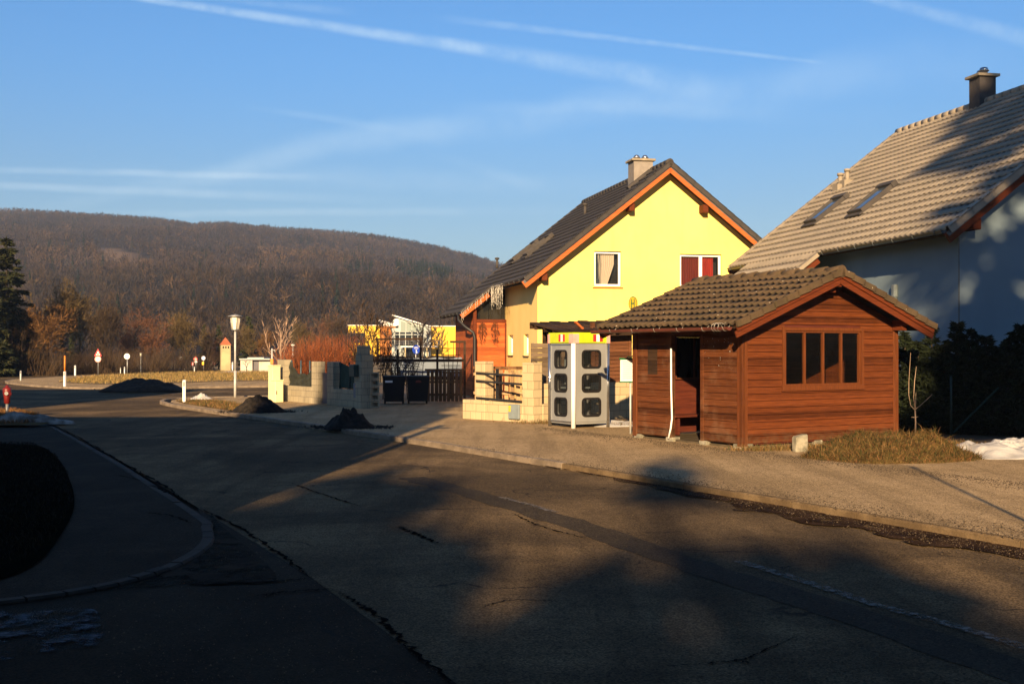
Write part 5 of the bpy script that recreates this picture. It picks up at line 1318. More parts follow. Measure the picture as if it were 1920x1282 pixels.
# ------------------------------------------------------------------ heaps and snow
tag(mound('gravel_pile', g(483, 772).to_3d(), .78, .6, .50, 'grit', 0, 72, .30, .75, 1), 'dark conical grit pile on the pavement beside the ice strip', 'grit pile')
tag(mound('gravel_pile', g(657, 801).to_3d(), .62, .45, .40, 'grit', 0, 44, .5, .8, 2), 'dark lumpy soil pile on the pavement in front of the garden wall', 'soil pile')
tag(mound('gravel_pile', Vector((*g(270, 731), -.02)), 1.75, 1.0, .50, 'heap_soil', 0, 60, .4, 1.6, 3), 'long low dark mound of soil and old snow on the traffic island edge', 'soil pile')
tag(mound('snow_patch', g(378, 748).to_3d(), .42, .3, .17, 'snow', 0, 30, .7, 1.3, 4), 'small white snow lump on the street corner verge', 'snow')
tag(mound('snow_patch', g(925, 785.5).to_3d(), .26, .12, .08, 'snow', 0, 24, .2, 1.6, 5), 'tiny snow remnant at the foot of the pale block wall', 'snow')
tag(mound('snow_patch', Vector((*g(1895, 848), 0)), 1.75, 1.25, .20, 'snow', R(25), 72, 1.0, 1.2, 6), 'broad melting snow bank beside the grass mound at the right', 'snow')
tag(mound('snow_patch', Vector((*g(1155, 797), 0)), .95, .55, .10, 'snow', R(10), 40, .6, 1.6, 7), 'thin snow patch between the booth and the shelter', 'snow')
tag(mound('snow_patch', Vector((*g(40, 790), 0)), 1.3, .28, .20, 'dirty_snow', 0, 40, .6, 1.5, 8), 'dirty grey snow ridge below the red hydrant', 'snow')
tag(mound('snow_patch', Vector((*g(437, 698.5), 0)), 1.6, .8, .12, 'snow', R(20), 30, .3, 1.4, 9), 'thin distant snow strip beside the concrete hut', 'snow')
gm = mound('grass_mound', Vector((*g(1680, 858), 0)), 1.45, 1.0, .38, 'dry_turf', R(14), 80, .6, 1.5, 12); gm['kind'] = 'structure'
# sapling by the shelter corner
sp = thing('sapling', 'pale bare sapling with three upright shoots beside the dark hedge', 'sapling', P(1716, 806, 23.2), 0)
s_ = 23.2 / F; q = lambda px, py, dy=0: Vector(((px - 1716) * s_, dy, (806 - py) * s_))
m_ = MB(); m_.tube([q(1716, 815), q(1716.5, 790), q(1715.5, 768)], [.018, .015, .013], 7); m_.build('trunk', 'pale_bark', sp)
m_ = MB()
for pts in ([(1715, 768), (1708, 760), (1705, 740), (1706, 715), (1710, 661)], [(1715.5, 767), (1713.5, 745), (1716, 715), (1720, 687)], [(1716, 767), (1726, 760), (1740, 748), (1750, 739)], [(1716, 764), (1717.5, 750), (1718.5, 735)], [(1715.5, 782), (1709, 782)], [(1716, 782), (1723, 781)]):
    n_ = len(pts); m_.tube([q(x, y, .02 * i) for i, (x, y) in enumerate(pts)], [.011 - .008 * i / (n_ - 1) for i in range(n_)], 6)
m_.build('branches', 'pale_bark', sp)

# ------------------------------------------------------------------ blades of dry grass
def blades(name, pts, hmin, hmax, cols, lean=.8, w=.006, seed=1):
    rs = np.random.RandomState(seed); n = len(pts); P_ = np.array(pts)
    h = rs.uniform(hmin, hmax, n); a = rs.uniform(0, 2 * np.pi, n); ln = rs.uniform(.1, lean, n) * h
    b = rs.uniform(0, 2 * np.pi, n); wv = np.stack([np.cos(b), np.sin(b), np.zeros(n)], 1) * (w * rs.uniform(.6, 1.5, n))[:, None]
    d = np.stack([np.cos(a) * ln, np.sin(a) * ln, h], 1); mid = P_ + d * np.array([.4, .4, .62])
    V = np.stack([P_ - wv, P_ + wv, mid - wv * .7, mid + wv * .7, P_ + d], 1).reshape(-1, 3)
    i = np.arange(n)[:, None] * 5
    T = np.concatenate([i + [0, 1, 3], i + [0, 3, 2], i + [2, 3, 4]], 0)
    ci = rs.randint(0, len(cols), n); C = np.array(cols)[ci] * rs.uniform(.6, 1.3, n)[:, None]
    o = npmesh(name, V, T, 'blades', None, np.repeat(C, 5, 0)); o['kind'] = 'stuff'; return o
DRY = [(.16, .10, .035), (.13, .08, .025), (.08, .07, .02), (.20, .12, .05), (.055, .06, .02), (.18, .085, .035)]
bpy.context.view_layer.update()
rs = np.random.RandomState(4)
def onmesh(o, n, seed, jitter=1):
    me = o.data; me.calc_loop_triangles(); M = np.array(o.matrix_world)
    V = np.array([v.co for v in me.vertices]) @ M[:3, :3].T + M[:3, 3]
    T = np.array([t.vertices for t in me.loop_triangles]); A_, B_, C_ = V[T[:, 0]], V[T[:, 1]], V[T[:, 2]]
    ar = np.linalg.norm(np.cross(B_ - A_, C_ - A_), axis=1); r = np.random.RandomState(seed); k = r.choice(len(T), n, p=ar / ar.sum())
    u, v = r.rand(n), r.rand(n); f = u + v > 1; u[f], v[f] = 1 - u[f], 1 - v[f]
    return A_[k] + (B_ - A_)[k] * u[:, None] + (C_ - A_)[k] * v[:, None]
blades('dry_grass', onmesh(gm, 20000, 3), .02, .085, [(.13, .085, .03), (.10, .065, .022), (.06, .055, .018), (.17, .10, .04), (.045, .05, .016), (.15, .07, .028)], 2.6, .0045, 2)
blades('dry_grass', onmesh(gm, 900, 33), .06, .19, DRY, 1.6, .004, 22)
pp = []
for k in range(3600):
    t_ = rs.rand(); a = Vector((4.0, 20.6)).lerp(Vector((8.4, 22.2)), t_); pp.append((a.x + rs.randn() * .22, a.y - rs.rand() * .8 * (.4 + t_) + .1, 0))
blades('dry_grass', pp, .03, .13, DRY, 1.2, .004, 5)
pp = []
for k in range(2600):
    t_ = rs.rand(); a = g(985, 794).lerp(g(1190, 800), t_); pp.append((a.x + rs.randn() * .25, a.y + abs(rs.randn()) * .7, 0))
blades('dry_grass', pp, .03, .12, DRY, 1.2, .004, 6)
def inpoly(poly, n, seed):
    r = np.random.RandomState(seed); xs = [p[0] for p in poly]; ys = [p[1] for p in poly]; out = []
    while len(out) < n:
        x, y = r.uniform(min(xs), max(xs)), r.uniform(min(ys), max(ys)); c = False; j = len(poly) - 1
        for i in range(len(poly)):
            if (poly[i][1] > y) != (poly[j][1] > y) and x < (poly[j][0] - poly[i][0]) * (y - poly[i][1]) / (poly[j][1] - poly[i][1]) + poly[i][0]: c = not c
            j = i
        if c: out.append((x, y, .01))
    return out
blades('dry_grass', inpoly(isg, 16000, 8), .05, .22, [(.26, .18, .06), (.21, .14, .045), (.30, .19, .07), (.15, .12, .04)], 1.5, .012, 9)
blades('dry_grass', inpoly(vg[:-1], 2600, 9), .03, .10, DRY, 1.2, .006, 10)
blades('dry_grass', inpoly([g(-40, 768), g(30, 769), g(70, 778), g(90, 789), g(40, 795), g(-40, 796)], 3500, 10), .03, .12, [(.20, .09, .03), (.15, .08, .03), (.12, .07, .025)], 1.2, .006, 11)
blades('dry_grass', inpoly([g(-60, 828), g(60, 831), g(105, 852), g(128, 890), g(138, 940), g(108, 1000), g(60, 1045), g(-60, 1085)], 7000, 12), .015, .05, [(.014, .011, .005), (.008, .007, .003)], 1.2, .005, 13)  # blade colours near black, verge shade put into them
pp0 = [g(483, 772), g(657, 801), g(270, 731)]
# loose grit along the kerb and over the footway
def stones(name, pts, smin, smax, mat, seed):
    r = np.random.RandomState(seed); n = len(pts); P_ = np.array(pts); s = r.uniform(smin, smax, n) * r.choice([1, 1, 1, 1.8], n)
    base = np.array([(1, 0, 0), (-.5, .87, 0), (-.5, -.87, 0), (0, 0, 1.0)]); D = base[None] * s[:, None, None] * r.uniform(.6, 1.3, (n, 4, 1)); a = r.uniform(0, 6.28, n)
    ca, sa = np.cos(a)[:, None], np.sin(a)[:, None]; X = D[:, :, 0] * ca - D[:, :, 1] * sa; Y = D[:, :, 0] * sa + D[:, :, 1] * ca; D = np.stack([X, Y, D[:, :, 2]], 2)
    V = (P_[:, None] + D).reshape(-1, 3); i = np.arange(n)[:, None] * 4; T = np.concatenate([i + [0, 1, 3], i + [1, 2, 3], i + [2, 0, 3]], 0)
    o = npmesh(name, V, T, mat); o['kind'] = 'stuff'; return o
pp = []
kp = smoothline([Vector((*g(*p), 0)) for p in ((700, 812), (1060, 869), (1490, 939), (1920, 1011), (2200, 1062))], 20)
for k in range(9000):
    t_ = rs.rand() ** .8; i = int(t_ * (len(kp) - 1)); p = kp[i].lerp(kp[min(i + 1, len(kp) - 1)], rs.rand()); n_ = Vector((.87, .49)); o_ = rs.randn() * .35 * (.3 + t_); pp.append((p.x + n_.x * o_, p.y + n_.y * o_, RZ + .015 if o_ < -.07 else .004))
stones('grit', pp, .003, .008, 'gravel_stone', 3)
pp = []
for k in range(6500):
    t_ = rs.rand(); a = g(1010, 800).lerp(g(1920, 905), t_); pp.append((a.x + rs.randn() * .1, a.y - abs(rs.randn()) * .7, .003))
stones('grit', pp, .003, .009, 'gravel_stone', 4)
pp = [(v.x, v.y, RZ + .002) for v in (G(rs.uniform(200, 1900), rs.uniform(830, 1280), RZ) for _ in range(9000)) if (v.x - 4.83) * .876 + (v.y - 11.06) * .48 < -.2]
stones('grit', pp, .002, .006, 'gravel_stone', 5)
pp = []
for c_, rx_, ry_ in ((pp0[0], .85, .65), (pp0[1], .75, .55), (pp0[2], 1.8, 1.05)):
    for k in range(700): a_ = rs.rand() * 6.28; q_ = .82 + abs(rs.randn()) * .28; pp.append((c_.x + math.cos(a_) * rx_ * q_, c_.y + math.sin(a_) * ry_ * q_, .002))
stones('scattered_soil', pp, .006, .026, 'grit', 6)

# ------------------------------------------------------------------ trees
def rvec(r): 
    a = r.uniform(0, 2 * math.pi); z = r.uniform(-1, 1); s = math.sqrt(1 - z * z); return Vector((s * math.cos(a), s * math.sin(a), z))
def grow(r, mbs, p, d, L, rad, lv, maxlv, kids, spread, upb, twigw):
    n = 4 if lv < 2 else 3; pts = [p.copy()]; rads = [rad]; q = p.copy(); dd = d.copy()
    for i in range(n):
        dd = (dd + rvec(r) * (.10 + .07 * lv) + Vector((0, 0, upb))).normalized(); q = q + dd * (L / n); pts.append(q.copy()); rads.append(rad * (1 - .72 * (i + 1) / n))
    mb = mbs[0] if lv == 0 else mbs[1]
    if lv >= maxlv:
        s = dd.cross(rvec(r)).normalized() * twigw
        mb.add([pts[0] - s, pts[0] + s, pts[1] + s * .6, pts[-1]], [(0, 1, 2, 3)]); return
    mb.tube(pts, rads, 6 if lv == 0 else (4 if lv == 1 else 3), cap=False)
    k = kids[lv]
    for j in range(k):
        t_ = r.uniform(.28 if lv == 0 else .12, 1.0); t_ = max(t_, .25); i = min(int(t_ * n), n - 1); b = pts[i].lerp(pts[i + 1], t_ * n - i)
        ax = (pts[i + 1] - pts[i]).normalized(); o = rvec(r); o = (o - ax * o.dot(ax)).normalized(); an = r.uniform(*spread)
        grow(r, mbs, b, (ax * math.cos(an) + o * math.sin(an)).normalized(), L * r.uniform(.38, .66) * (1.12 - .45 * t_ if lv == 0 else 1), max(rads[i] * .55, .004), lv + 1, maxlv, kids, spread, upb, twigw)
def twigtree(name, label, cat, seed, h, rad, kids=(9, 6, 5, 4), maxlv=4, spread=(.4, 1.0), upb=.06, twigw=.012, col=((.13, .075, .035), (.08, .05, .03)), bark='dark_bark', lean=(0, 0), group=None):
    r = random.Random(seed); t_ = thing(name, label, cat, (0, 0, 0), 0, group); a, b = MB(), MB()
    grow(r, (a, b), Vector((0, 0, -.1)), Vector((lean[0], lean[1], 1)).normalized(), h * .8, rad, 0, maxlv, kids, spread, upb, twigw)
    a.build('trunk', bark, t_)
    C = np.array([col[0] if r.random() < .6 else col[1] for _ in range(len(b.v))])
    me = bpy.data.meshes.new('crown'); me.from_pydata(b.v, [], b.f); at = me.attributes.new('Col', 'FLOAT_COLOR', 'POINT'); CC = np.ones((len(b.v), 4), np.float32); CC[:, :3] = C; at.data.foreach_set('color', CC.ravel()); me.materials.append(MATS['twigs']); link('crown', me, t_)
    return t_
def bush(name, label, cat, seed, h, w, n, col, twigw=.01, group=None, spread=.55):
    """many-stemmed shrub"""
    r = random.Random(seed); t_ = thing(name, label, cat, (0, 0, 0), 0, group); b = MB(); a = MB()
    for k in range(n):
        an = r.uniform(0, 2 * math.pi); q = math.sqrt(r.random()) * w; p = Vector((math.cos(an) * q, math.sin(an) * q, 0)); d = Vector((math.cos(an) * spread * r.uniform(.0, 1), math.sin(an) * spread * r.uniform(0, 1), 1)).normalized()
        L = h * r.uniform(.55, 1.05); pts = [p]; 
        for i in range(5): d = (d + rvec(r) * .13 + Vector((0, 0, .05))).normalized(); pts.append(pts[-1] + d * L / 5)
        (a if k < n // 6 else b).tube(pts, [twigw * (1.6 - 1.2 * i / 5) for i in range(6)], 3, cap=False, smooth=False)
        for j in range(7):
            i = r.randint(1, 4); s0 = pts[i].lerp(pts[i + 1], r.random()); dd = (d + rvec(r) * .8).normalized(); s = rvec(r) * twigw * .8; e = s0 + dd * L * r.uniform(.08, .25); b.add([s0 - s, s0 + s, e], [(0, 1, 2)])
    a.build('stems', 'dark_bark', t_)
    CC = np.ones((len(b.v), 4), np.float32); CC[:, :3] = [col[int(r.random() * len(col))] for _ in range(len(b.v))]
    me = bpy.data.meshes.new('branches'); me.from_pydata(b.v, [], b.f); at = me.attributes.new('Col', 'FLOAT_COLOR', 'POINT'); at.data.foreach_set('color', CC.ravel()); me.materials.append(MATS['twigs']); link('branches', me, t_)
    return t_
def conifer(name, label, cat, seed, h, rb, whorls, per, col, droop=.35, leaf=.12, nleaf=26, group=None, dens=1.0, base=.06, trunk='dark_bark', ragged=.3, zs=1.0):
    """trunk with whorls of drooping branches carrying many small needle sprays"""
    r = np.random.RandomState(seed); t_ = thing(name, label, cat, (0, 0, 0), 0, group)
    m_ = MB(); m_.tube([(0, 0, -.1), (0, 0, h * .5), (0, 0, h * .98)], [h * .016 + .02, h * .010 + .01, .01], 7); m_.build('trunk', trunk, t_)
    V = []; C = []
    for wv in range(whorls):
        t = (wv + r.rand() * .6) / whorls; z = h * (base + (1 - base) * t); L0 = rb * (1 - t) ** .85 + .05 * rb
        for k in range(max(3, int(per * (1 - .5 * t)))):
            a = r.rand() * 2 * np.pi; L = L0 * (1 - ragged * r.rand()); n = int(nleaf * dens * (.35 + .65 * L / rb)) + 3
            s = r.rand(n) ** .75; rad = s * L; zz = z - droop * L * s ** 1.4 + .10 * L * s ** 3
            side = r.randn(n) * .16 * L * (1 - s * .6); ca, sa = np.cos(a), np.sin(a)
            p = np.stack([ca * rad - sa * side, sa * rad + ca * side, zz + r.randn(n) * .03 * L], 1)
            lf = leaf * (.6 + .8 * r.rand(n))[:, None]
            d1 = np.stack([ca + r.randn(n) * .6, sa + r.randn(n) * .6, -.25 + r.randn(n) * .45 * zs], 1); d1 /= np.linalg.norm(d1, axis=1)[:, None]
            d2 = np.cross(d1, r.randn(n, 3)); d2 /= np.linalg.norm(d2, axis=1)[:, None] + 1e-6
            V.append(np.stack([p - d2 * lf * .28, p + d2 * lf * .28, p + d1 * lf], 1).reshape(-1, 3))
            c = np.array(col)[r.randint(0, len(col), n)] * r.uniform(.6, 1.4, (n, 1)); C.append(np.repeat(c, 3, 0))
    V = np.concatenate(V); C = np.concatenate(C); npmesh('crown', V, np.arange(len(V)).reshape(-1, 3), 'needles', t_, C)
    return t_
GRN = [(.030, .042, .016), (.022, .032, .012), (.045, .052, .02), (.05, .045, .018)]
DGR = [(.016, .024, .010), (.022, .030, .012), (.012, .018, .008)]
# thuja hedge behind the shelter
HG = 'dark conifers of the hedge'
th0 = conifer('hedge_conifer', 'low dark hedge conifer directly behind the shelter corner', 'hedge conifer', 21, 2.35, .62, 26, 13, DGR, -.5, .10, 30, HG, 1.3, .0, 'thuja_trunk')
th1 = conifer('hedge_conifer', 'pointed dark hedge conifer just right of the shelter roof tip', 'hedge conifer', 22, 2.5, .58, 28, 13, DGR, -.55, .10, 30, HG, 1.3, .0, 'thuja_trunk')
def hp(px, d): return ((px - 960) / F * d, d, 0)
th0.location = hp(1697, 24.9); th0.scale = (1, 1, (CH + (HY - 622) / F * 24.9) / 2.35)
th1.location = hp(1747, 24.8); th1.scale = (1, 1, (CH + (HY - 612) / F * 24.8) / 2.5)
for i, (px, top, src, lab) in enumerate(((1722, 640, th0, 'short hedge conifer in the dip behind the bare sapling'), (1771, 638, th0, 'short hedge conifer left of the tallest spire'), (1795, 602, th1, 'tallest slim hedge spire against the blue wall corner'), (1822, 615, th1, 'slender hedge spire right of the tallest one'), (1849, 628, th1, 'narrow hedge spire in the middle right of the hedge'), (1870, 650, th0, 'lowest hedge conifer near the snow bank'), (1893, 622, th0, 'bushy hedge conifer left of the frame edge spire'), (1915, 606, th1, 'tall bushy hedge conifer cut by the right frame edge'), (1945, 600, th0, 'hedge conifer just outside the right frame edge'), (1975, 610, th1, 'hedge conifer beyond the right frame edge'), (2015, 612, th0, 'second hedge conifer beyond the right frame edge'), (2060, 605, th1, 'third hedge conifer beyond the right frame edge'), (2105, 615, th0, 'fourth hedge conifer beyond the right frame edge'), (2150, 608, th1, 'last hedge conifer beyond the right frame edge'))):
    d = 24.7 - .12 * i; c = dup(src, hp(px, d), i * 1.3, lab); h0 = 2.35 if src is th0 else 2.5; c.scale = (1.05, 1.05, (CH + (HY - top) / F * d) / h0)
# garden fence posts in front of the hedge
for (px, top, bot, lab) in ((1783, 705, 813, 'thin green fence post in front of the dark hedge'),):
    t_ = thing('fence_post', lab, 'fence post', hp(px, 23.6)); m_ = MB(); m_.tube([(0, 0, 0), (0, 0, CH + (HY - top) / F * 23.6)], .022, 8); m_.build('post', 'box_green', t_)
    m_ = MB(); m_.beam((.05, .02, .1), (1.0, .1, 1.0), .03, .03); m_.build('brace', 'mesh_green', t_)
# ------------------------------------------------------------------ unseen houses and trees throwing the long shadows, some trees added only to block light
def plainhouse(label, x0, x1, yr, half, zr, ze, rot=0):
    h = thing('neighbour_house', label, 'house', ((x0 + x1) / 2, yr, 0), rot); w = (x1 - x0) / 2
    m_ = MB(); m_.box((-w + .4, -half + .5, -.1), (w - .4, half - .5, ze)); m_.add([(-w + .4, -half + .5, ze), (-w + .4, half - .5, ze), (-w + .4, 0, zr - .25), (w - .4, -half + .5, ze), (w - .4, half - .5, ze), (w - .4, 0, zr - .25)], [(0, 2, 1), (3, 4, 5)]); m_.build('wall', 'cream_plaster', h)
    m_ = MB()
    for s in (-1, 1): m_.add([(-w, s * half, ze - .15), (w, s * half, ze - .15), (w, s * .01, zr), (-w, s * .01, zr), (-w, s * half, ze - .30), (w, s * half, ze - .30), (w, s * .01, zr - .15), (-w, s * .01, zr - .15)], [(0, 1, 2, 3), (7, 6, 5, 4), (0, 4, 5, 1), (1, 5, 6, 2), (2, 6, 7, 3), (3, 7, 4, 0)])
    m_.build('roof', 'tile_dark', h)
    for k in range(3):
        x = -w + 1.6 + k * (2 * w - 3.2) / 2 - .5; m_ = MB(); m_.box((x, half - .52, 1.0), (x + 1.0, half - .44, 2.3)); f = m_.build('window', 'white_plastic', h); m_ = MB(); m_.box((x + .08, half - .438, 1.08), (x + .92, half - .43, 2.22)); m_.build('pane', 'dark_glass', f)
    return h
SL = .128
plainhouse('cream house beside the road, out of view at the left of the viewpoint', -19.5, -5.6, 0.0, 5.2, 10.15, 5.2)
plainhouse('cream house farther along the road, out of view at the left', -30, -17.3, 24.0, 4.6, 9.2, 4.6)
ep = thing('wooden_pole', 'weathered wooden pole at the left roadside, just out of view', 'utility pole', (-4.16, 7.5, 0)); m_ = MB(); m_.tube([(0, 0, -.1), (0, 0, 6.3)], [.12, .10], 10); m_.build('pole', 'dark_bark', ep)
m_ = MB(); m_.beam((-.5, 0, 6.0), (.35, 0, 6.0), .08, .1); m_.build('cross_arm', 'dark_bark', ep)
fpole = thing('slim_post', 'slim metal post near the kerb, just out of view at the right', 'post', (4.42, 5.0, 0)); m_ = MB(); m_.tube([(0, 0, -.1), (0, 0, 4.0)], [.035, .028], 10); m_.lathe([(.0, 3.98), (.06, 4.0), (.06, 4.06), (0, 4.09)], 10); m_.build('post', 'galvanised', fpole)
GB_ = 'trees behind the viewpoint'
big = conifer('spruce', 'tall spruce behind the viewpoint on the right', 'spruce', 81, 31, 4.6, 27, 9, GRN, .25, .75, 44, GB_, .8, .40, ragged=.45)
big.location = (9.7 - SL * 15, -15, 0)
for i, (u, y, s, lab) in enumerate(((13.2, -14, 1.0, 'tall spruce farther right behind the viewpoint'), (17.5, -16, 1.05, 'tall spruce in the right row behind the viewpoint'), (22, -15, 1.0, 'tall spruce at the end of the right row'))): c = dup(big, (u + SL * y, y, 0), i * 1.3 + 1, lab, s)
lo = conifer('spruce', 'low dense spruce behind the viewpoint', 'spruce', 82, 6, 2.2, 24, 12, DGR, .3, .42, 46, GB_, 1.5, .0, ragged=.3); lo.location = (-2.6, -7.5, 0); lo.scale = (1, 1, .78)
K_ = ("tall", "narrow", "plain", "broad", "mossy")
for i, (x, s, z) in enumerate(((-5.2, 1.15, .85), (-3.9, .9, .8), (-.9, 1.0, .76), (.9, 1.05, .74), (2.7, 1.05, .77), (4.6, 1.1, .74), (6.6, 1.1, .8), (8.8, 1.2, .8), (11.3, 1.2, .9), (-7.4, 1.2, 1.0), (13.5, 1.2, .9))):
    c = dup(lo, (x, -7.6 - .3 * (i % 2), 0), i * 1.1, f'dense low spruce of the near row behind the viewpoint, {K_[i % 5]} one', (s, s, z))
# farther row: height follows from where its shadow ends on the road
YB = -38.0
for i, (u, d, w) in enumerate(((-9.5, 12, 1.5), (-7.2, 15, 1.4), (-5.7, 16.5, 1.0), (-4.4, 17.6, 1.15), (-3.2, 15.6, .9), (-2.0, 10.8, 1.1), (-.6, 10.3, 1.1), (.7, 10.2, 1.0), (2.0, 9.4, 1.1), (3.3, 9.2, 1.1), (4.7, 9.9, 1.1), (6.1, 10.3, 1.1), (7.6, 11.0, 1.2), (9.4, 12, 1.4))):
    z = (d - YB) * .3153 / 6; c = dup(lo, (u + SL * YB, YB + (i % 3) * .5, 0), i * 1.9, f'spruce of the distant row behind the viewpoint, {K_[(i + 2) % 5]} one', (w * 1.5, w * 1.5, z))
pn = conifer('pine', 'slim pine with a small top crown behind the viewpoint', 'pine', 83, 18.9, .62, 5, 8, GRN, .2, .36, 20, GB_, 1.0, .92, ragged=.5); pn.location = (-.2 + SL * YB, YB - 2, 0)
ld_ = conifer('spruce', 'tall broad spruce beside the cream house, out of view', 'spruce', 84, 15.2, 2.3, 30, 12, GRN, .3, .55, 56, GB_, 1.4, .30, ragged=.3); ld_.location = (-8.0, 0.6, 0)
c = dup(ld_, (-7.6, -2.5, 0), 1.7, 'second broad spruce beside the cream house, out of view', (.9, .9, 1.0))

for i, (x, y, s, z) in enumerate(((10.3, 2.5, 1.7, 1.35), (11.0, 8.0, 1.5, 1.0), (10.3, -4.5, 1.8, 1.7), (15.5, 5, 2.0, 4.0))):
    c = dup(lo, (x, y, 0), i * 1.7 + .5, f'dense spruce added right of the viewpoint to block sky light, {K_[i]} one', (s, s, z))  # unseen spruces added at the right to block sky light

c = dup(ld_, (-9.2, 0.9, 0), 2.9, 'third broad spruce beside the cream house, out of view', (1.0, 1.0, .97)); c = dup(ld_, (-10.2, 0.2, 0), 4.1, 'fourth broad spruce beside the cream house, out of view', (.8, .8, .95))

hs_ = conifer('pine', 'unseen pine with a dense top added to shade the hedge', 'pine', 85, 16.2, 2.5, 12, 12, DGR, .1, .55, 60, GB_, 1.6, .755, ragged=.3); hs_.location = (7.6 + SL * -15, -15, 0)  # tree added with its crown shaped to shade the hedge
for i, u in enumerate((10.2, 12.8)): c = dup(hs_, (u + SL * -15, -15.4, 0), i + 1.0, f'{["second", "third"][i]} unseen pine with a dense top added to shade the hedge')
# spruce at the left edge
def px_tree(o, px, base, top, h, wscale=1.0, rot=0):
    v = g(px, base); s = (base - top) / F * v.y / h; o.location = (v.x, v.y, -.12); o.scale = (s * wscale, s * wscale, s); o.rotation_euler = (0, 0, rot); return o
spruce = conifer('spruce', 'tall dark spruce rising over the left frame edge', 'spruce', 31, 10, 2.4, 34, 11, [(.022, .027, .009), (.015, .019, .008), (.036, .034, .012)], .28, .30, 46, 'spruces', 1.5, .05, ragged=.35)
px_tree(spruce, 12, 701, 443, 10, 1.25)
c = dup(spruce, (0, 0, 0), 0, 'dark spruce partly behind the tall one, left of the frame'); px_tree(c, -30, 704, 470, 10, 1.1, 2)
# bare trees and bushes beyond the roads
OB = ((.16, .08, .027), (.10, .052, .02)); GB = ((.12, .082, .035), (.08, .057, .027)); DB = ((.06, .04, .024), (.04, .028, .018)); RB = ((.15, .066, .034), (.095, .047, .027))
GT = 'bare trees along the far road'
ta = twigtree('bare_tree', '', 'tree', 41, 8, .13, (13, 8, 6, 5), 4, (.35, .95), .05, .020, OB, group=GT)
tb = twigtree('bare_tree', '', 'tree', 42, 8, .12, (14, 8, 6, 5), 4, (.3, .8), .08, .018, GB, group=GT)
tc = twigtree('bare_tree', '', 'tree', 43, 8, .14, (12, 8, 6, 4), 4, (.3, .85), .09, .020, DB, 'dark_bark', group=GT)
td = twigtree('bare_tree', '', 'tree', 44, 8, .12, (14, 9, 6, 5), 4, (.4, 1.0), .05, .018, RB, group=GT)
ba = bush('bare_bush', '', 'bush', 51, 4, 1.9, 330, [(.07, .045, .025), (.10, .06, .03), (.04, .028, .018)], .010, GT, .7)
used = set()
def put(src, px, base, top, label, w=1.0):
    c = src if src not in used else copytree(src); used.add(src); c['label'] = label; hh = 4 if src is ba else 8
    if src is ba: c['category'] = 'bush'
    px_tree(c, px, base, top, hh * .97, w, px * .37); return c
put(ta, 66, 701, 588, 'large orange brown bush right of the tall spruce', 1.25)
put(ta, 38, 700.5, 610, 'lower dark orange bush under the tall spruce', 1.3)
put(ba, 72, 701.5, 650, 'dark bush added for the shade below the large orange brown bush', 1.6); put(ba, 110, 700, 655, 'dark bush added for the shade around the orange snow pole', 1.7); put(ba, 190, 698.5, 655, 'dark bush added for the shade behind the triangle warning sign', 1.7)  # dark bushes added in place of the shade under the trees
put(ta, 92, 699, 578, 'orange brown bare tree crown behind the left street lamp', 1.0)
put(tb, 118, 697, 553, 'tall olive brown tree above the orange snow pole', .9)
put(tb, 150, 696, 560, 'olive brown tree left of the red triangle sign', .9)
put(tc, 186, 696.5, 582, 'dark bare tree right behind the red triangle sign', .9)
put(tc, 208, 696, 588, 'dark slim bare tree between the triangle sign and the white disc sign', .8)
put(ba, 160, 698, 640, 'brown undergrowth bush left of the red triangle sign', 1.3)
put(ba, 215, 697.5, 648, 'brown undergrowth bush behind the large white disc sign', 1.3)
put(td, 252, 694, 600, 'reddish brown tree behind the white disc sign', 1.0)
put(td, 290, 694, 598, 'reddish brown tree in the middle of the far row', 1.0)
put(tb, 325, 692.5, 596, 'olive tree with forked pale trunks behind the small white disc', 1.0)
put(tb, 352, 692.5, 605, 'olive bare tree above the red ringed sign', 1.0)
put(tc, 388, 692, 622, 'dark bare tree above the blue round sign', 1.0)
put(ba, 275, 695, 645, 'low brown bush under the reddish trees', 1.4)
put(ba, 310, 694, 650, 'low bush left of the small white disc sign', 1.4)
put(ba, 370, 692, 652, 'dark low bush behind the red ringed sign', 1.5)
put(td, 400, 691, 640, 'small reddish tree left of the red roofed tower', 1.1)
put(tb, 470, 690, 618, 'olive tree behind the concrete hut', 1.0)
put(ta, 500, 690, 625, 'brown tree right behind the concrete hut', 1.0)
put(tc, 446, 690, 630, 'dark tree right of the red roofed tower', 1.0)
put(tb, 570, 690, 612, 'olive tree behind the red orange shrubs', 1.0)
put(td, 605, 690, 605, 'reddish tree beside the distant school', 1.0)
put(ba, 540, 692, 650, 'brown bush behind the pale utility pole', 1.3)
put(tc, 632, 692, 600, 'dark bare tree just left of the school', .9)
put(ba, 5, 702, 612, 'dark bush at the left frame edge', 1.2)
# dark conifers in the row
cg = conifer('dark_conifer', 'dark conifer left of the red roofed tower', 'conifer', 61, 8, 2.2, 22, 9, GRN, .3, .34, 34, 'dark conifers among the bare trees', 1.2, .08)
px_tree(cg, 383, 690, 604, 8, .55)
for px, base, top, w, lab in ((410, 689, 606, .8, 'dark conifer rising behind the red roofed tower'), (467, 688.5, 590, .95, 'broad dark conifer right of the street lamp'), (580, 689, 620, .55, 'slim dark conifer behind the red orange shrubs'), (135, 692, 600, .4, 'slim dark conifer among the olive trees at the left')):
    c = dup(cg, (0, 0, 0), 0, lab); px_tree(c, px, base, top, 8, w, px)
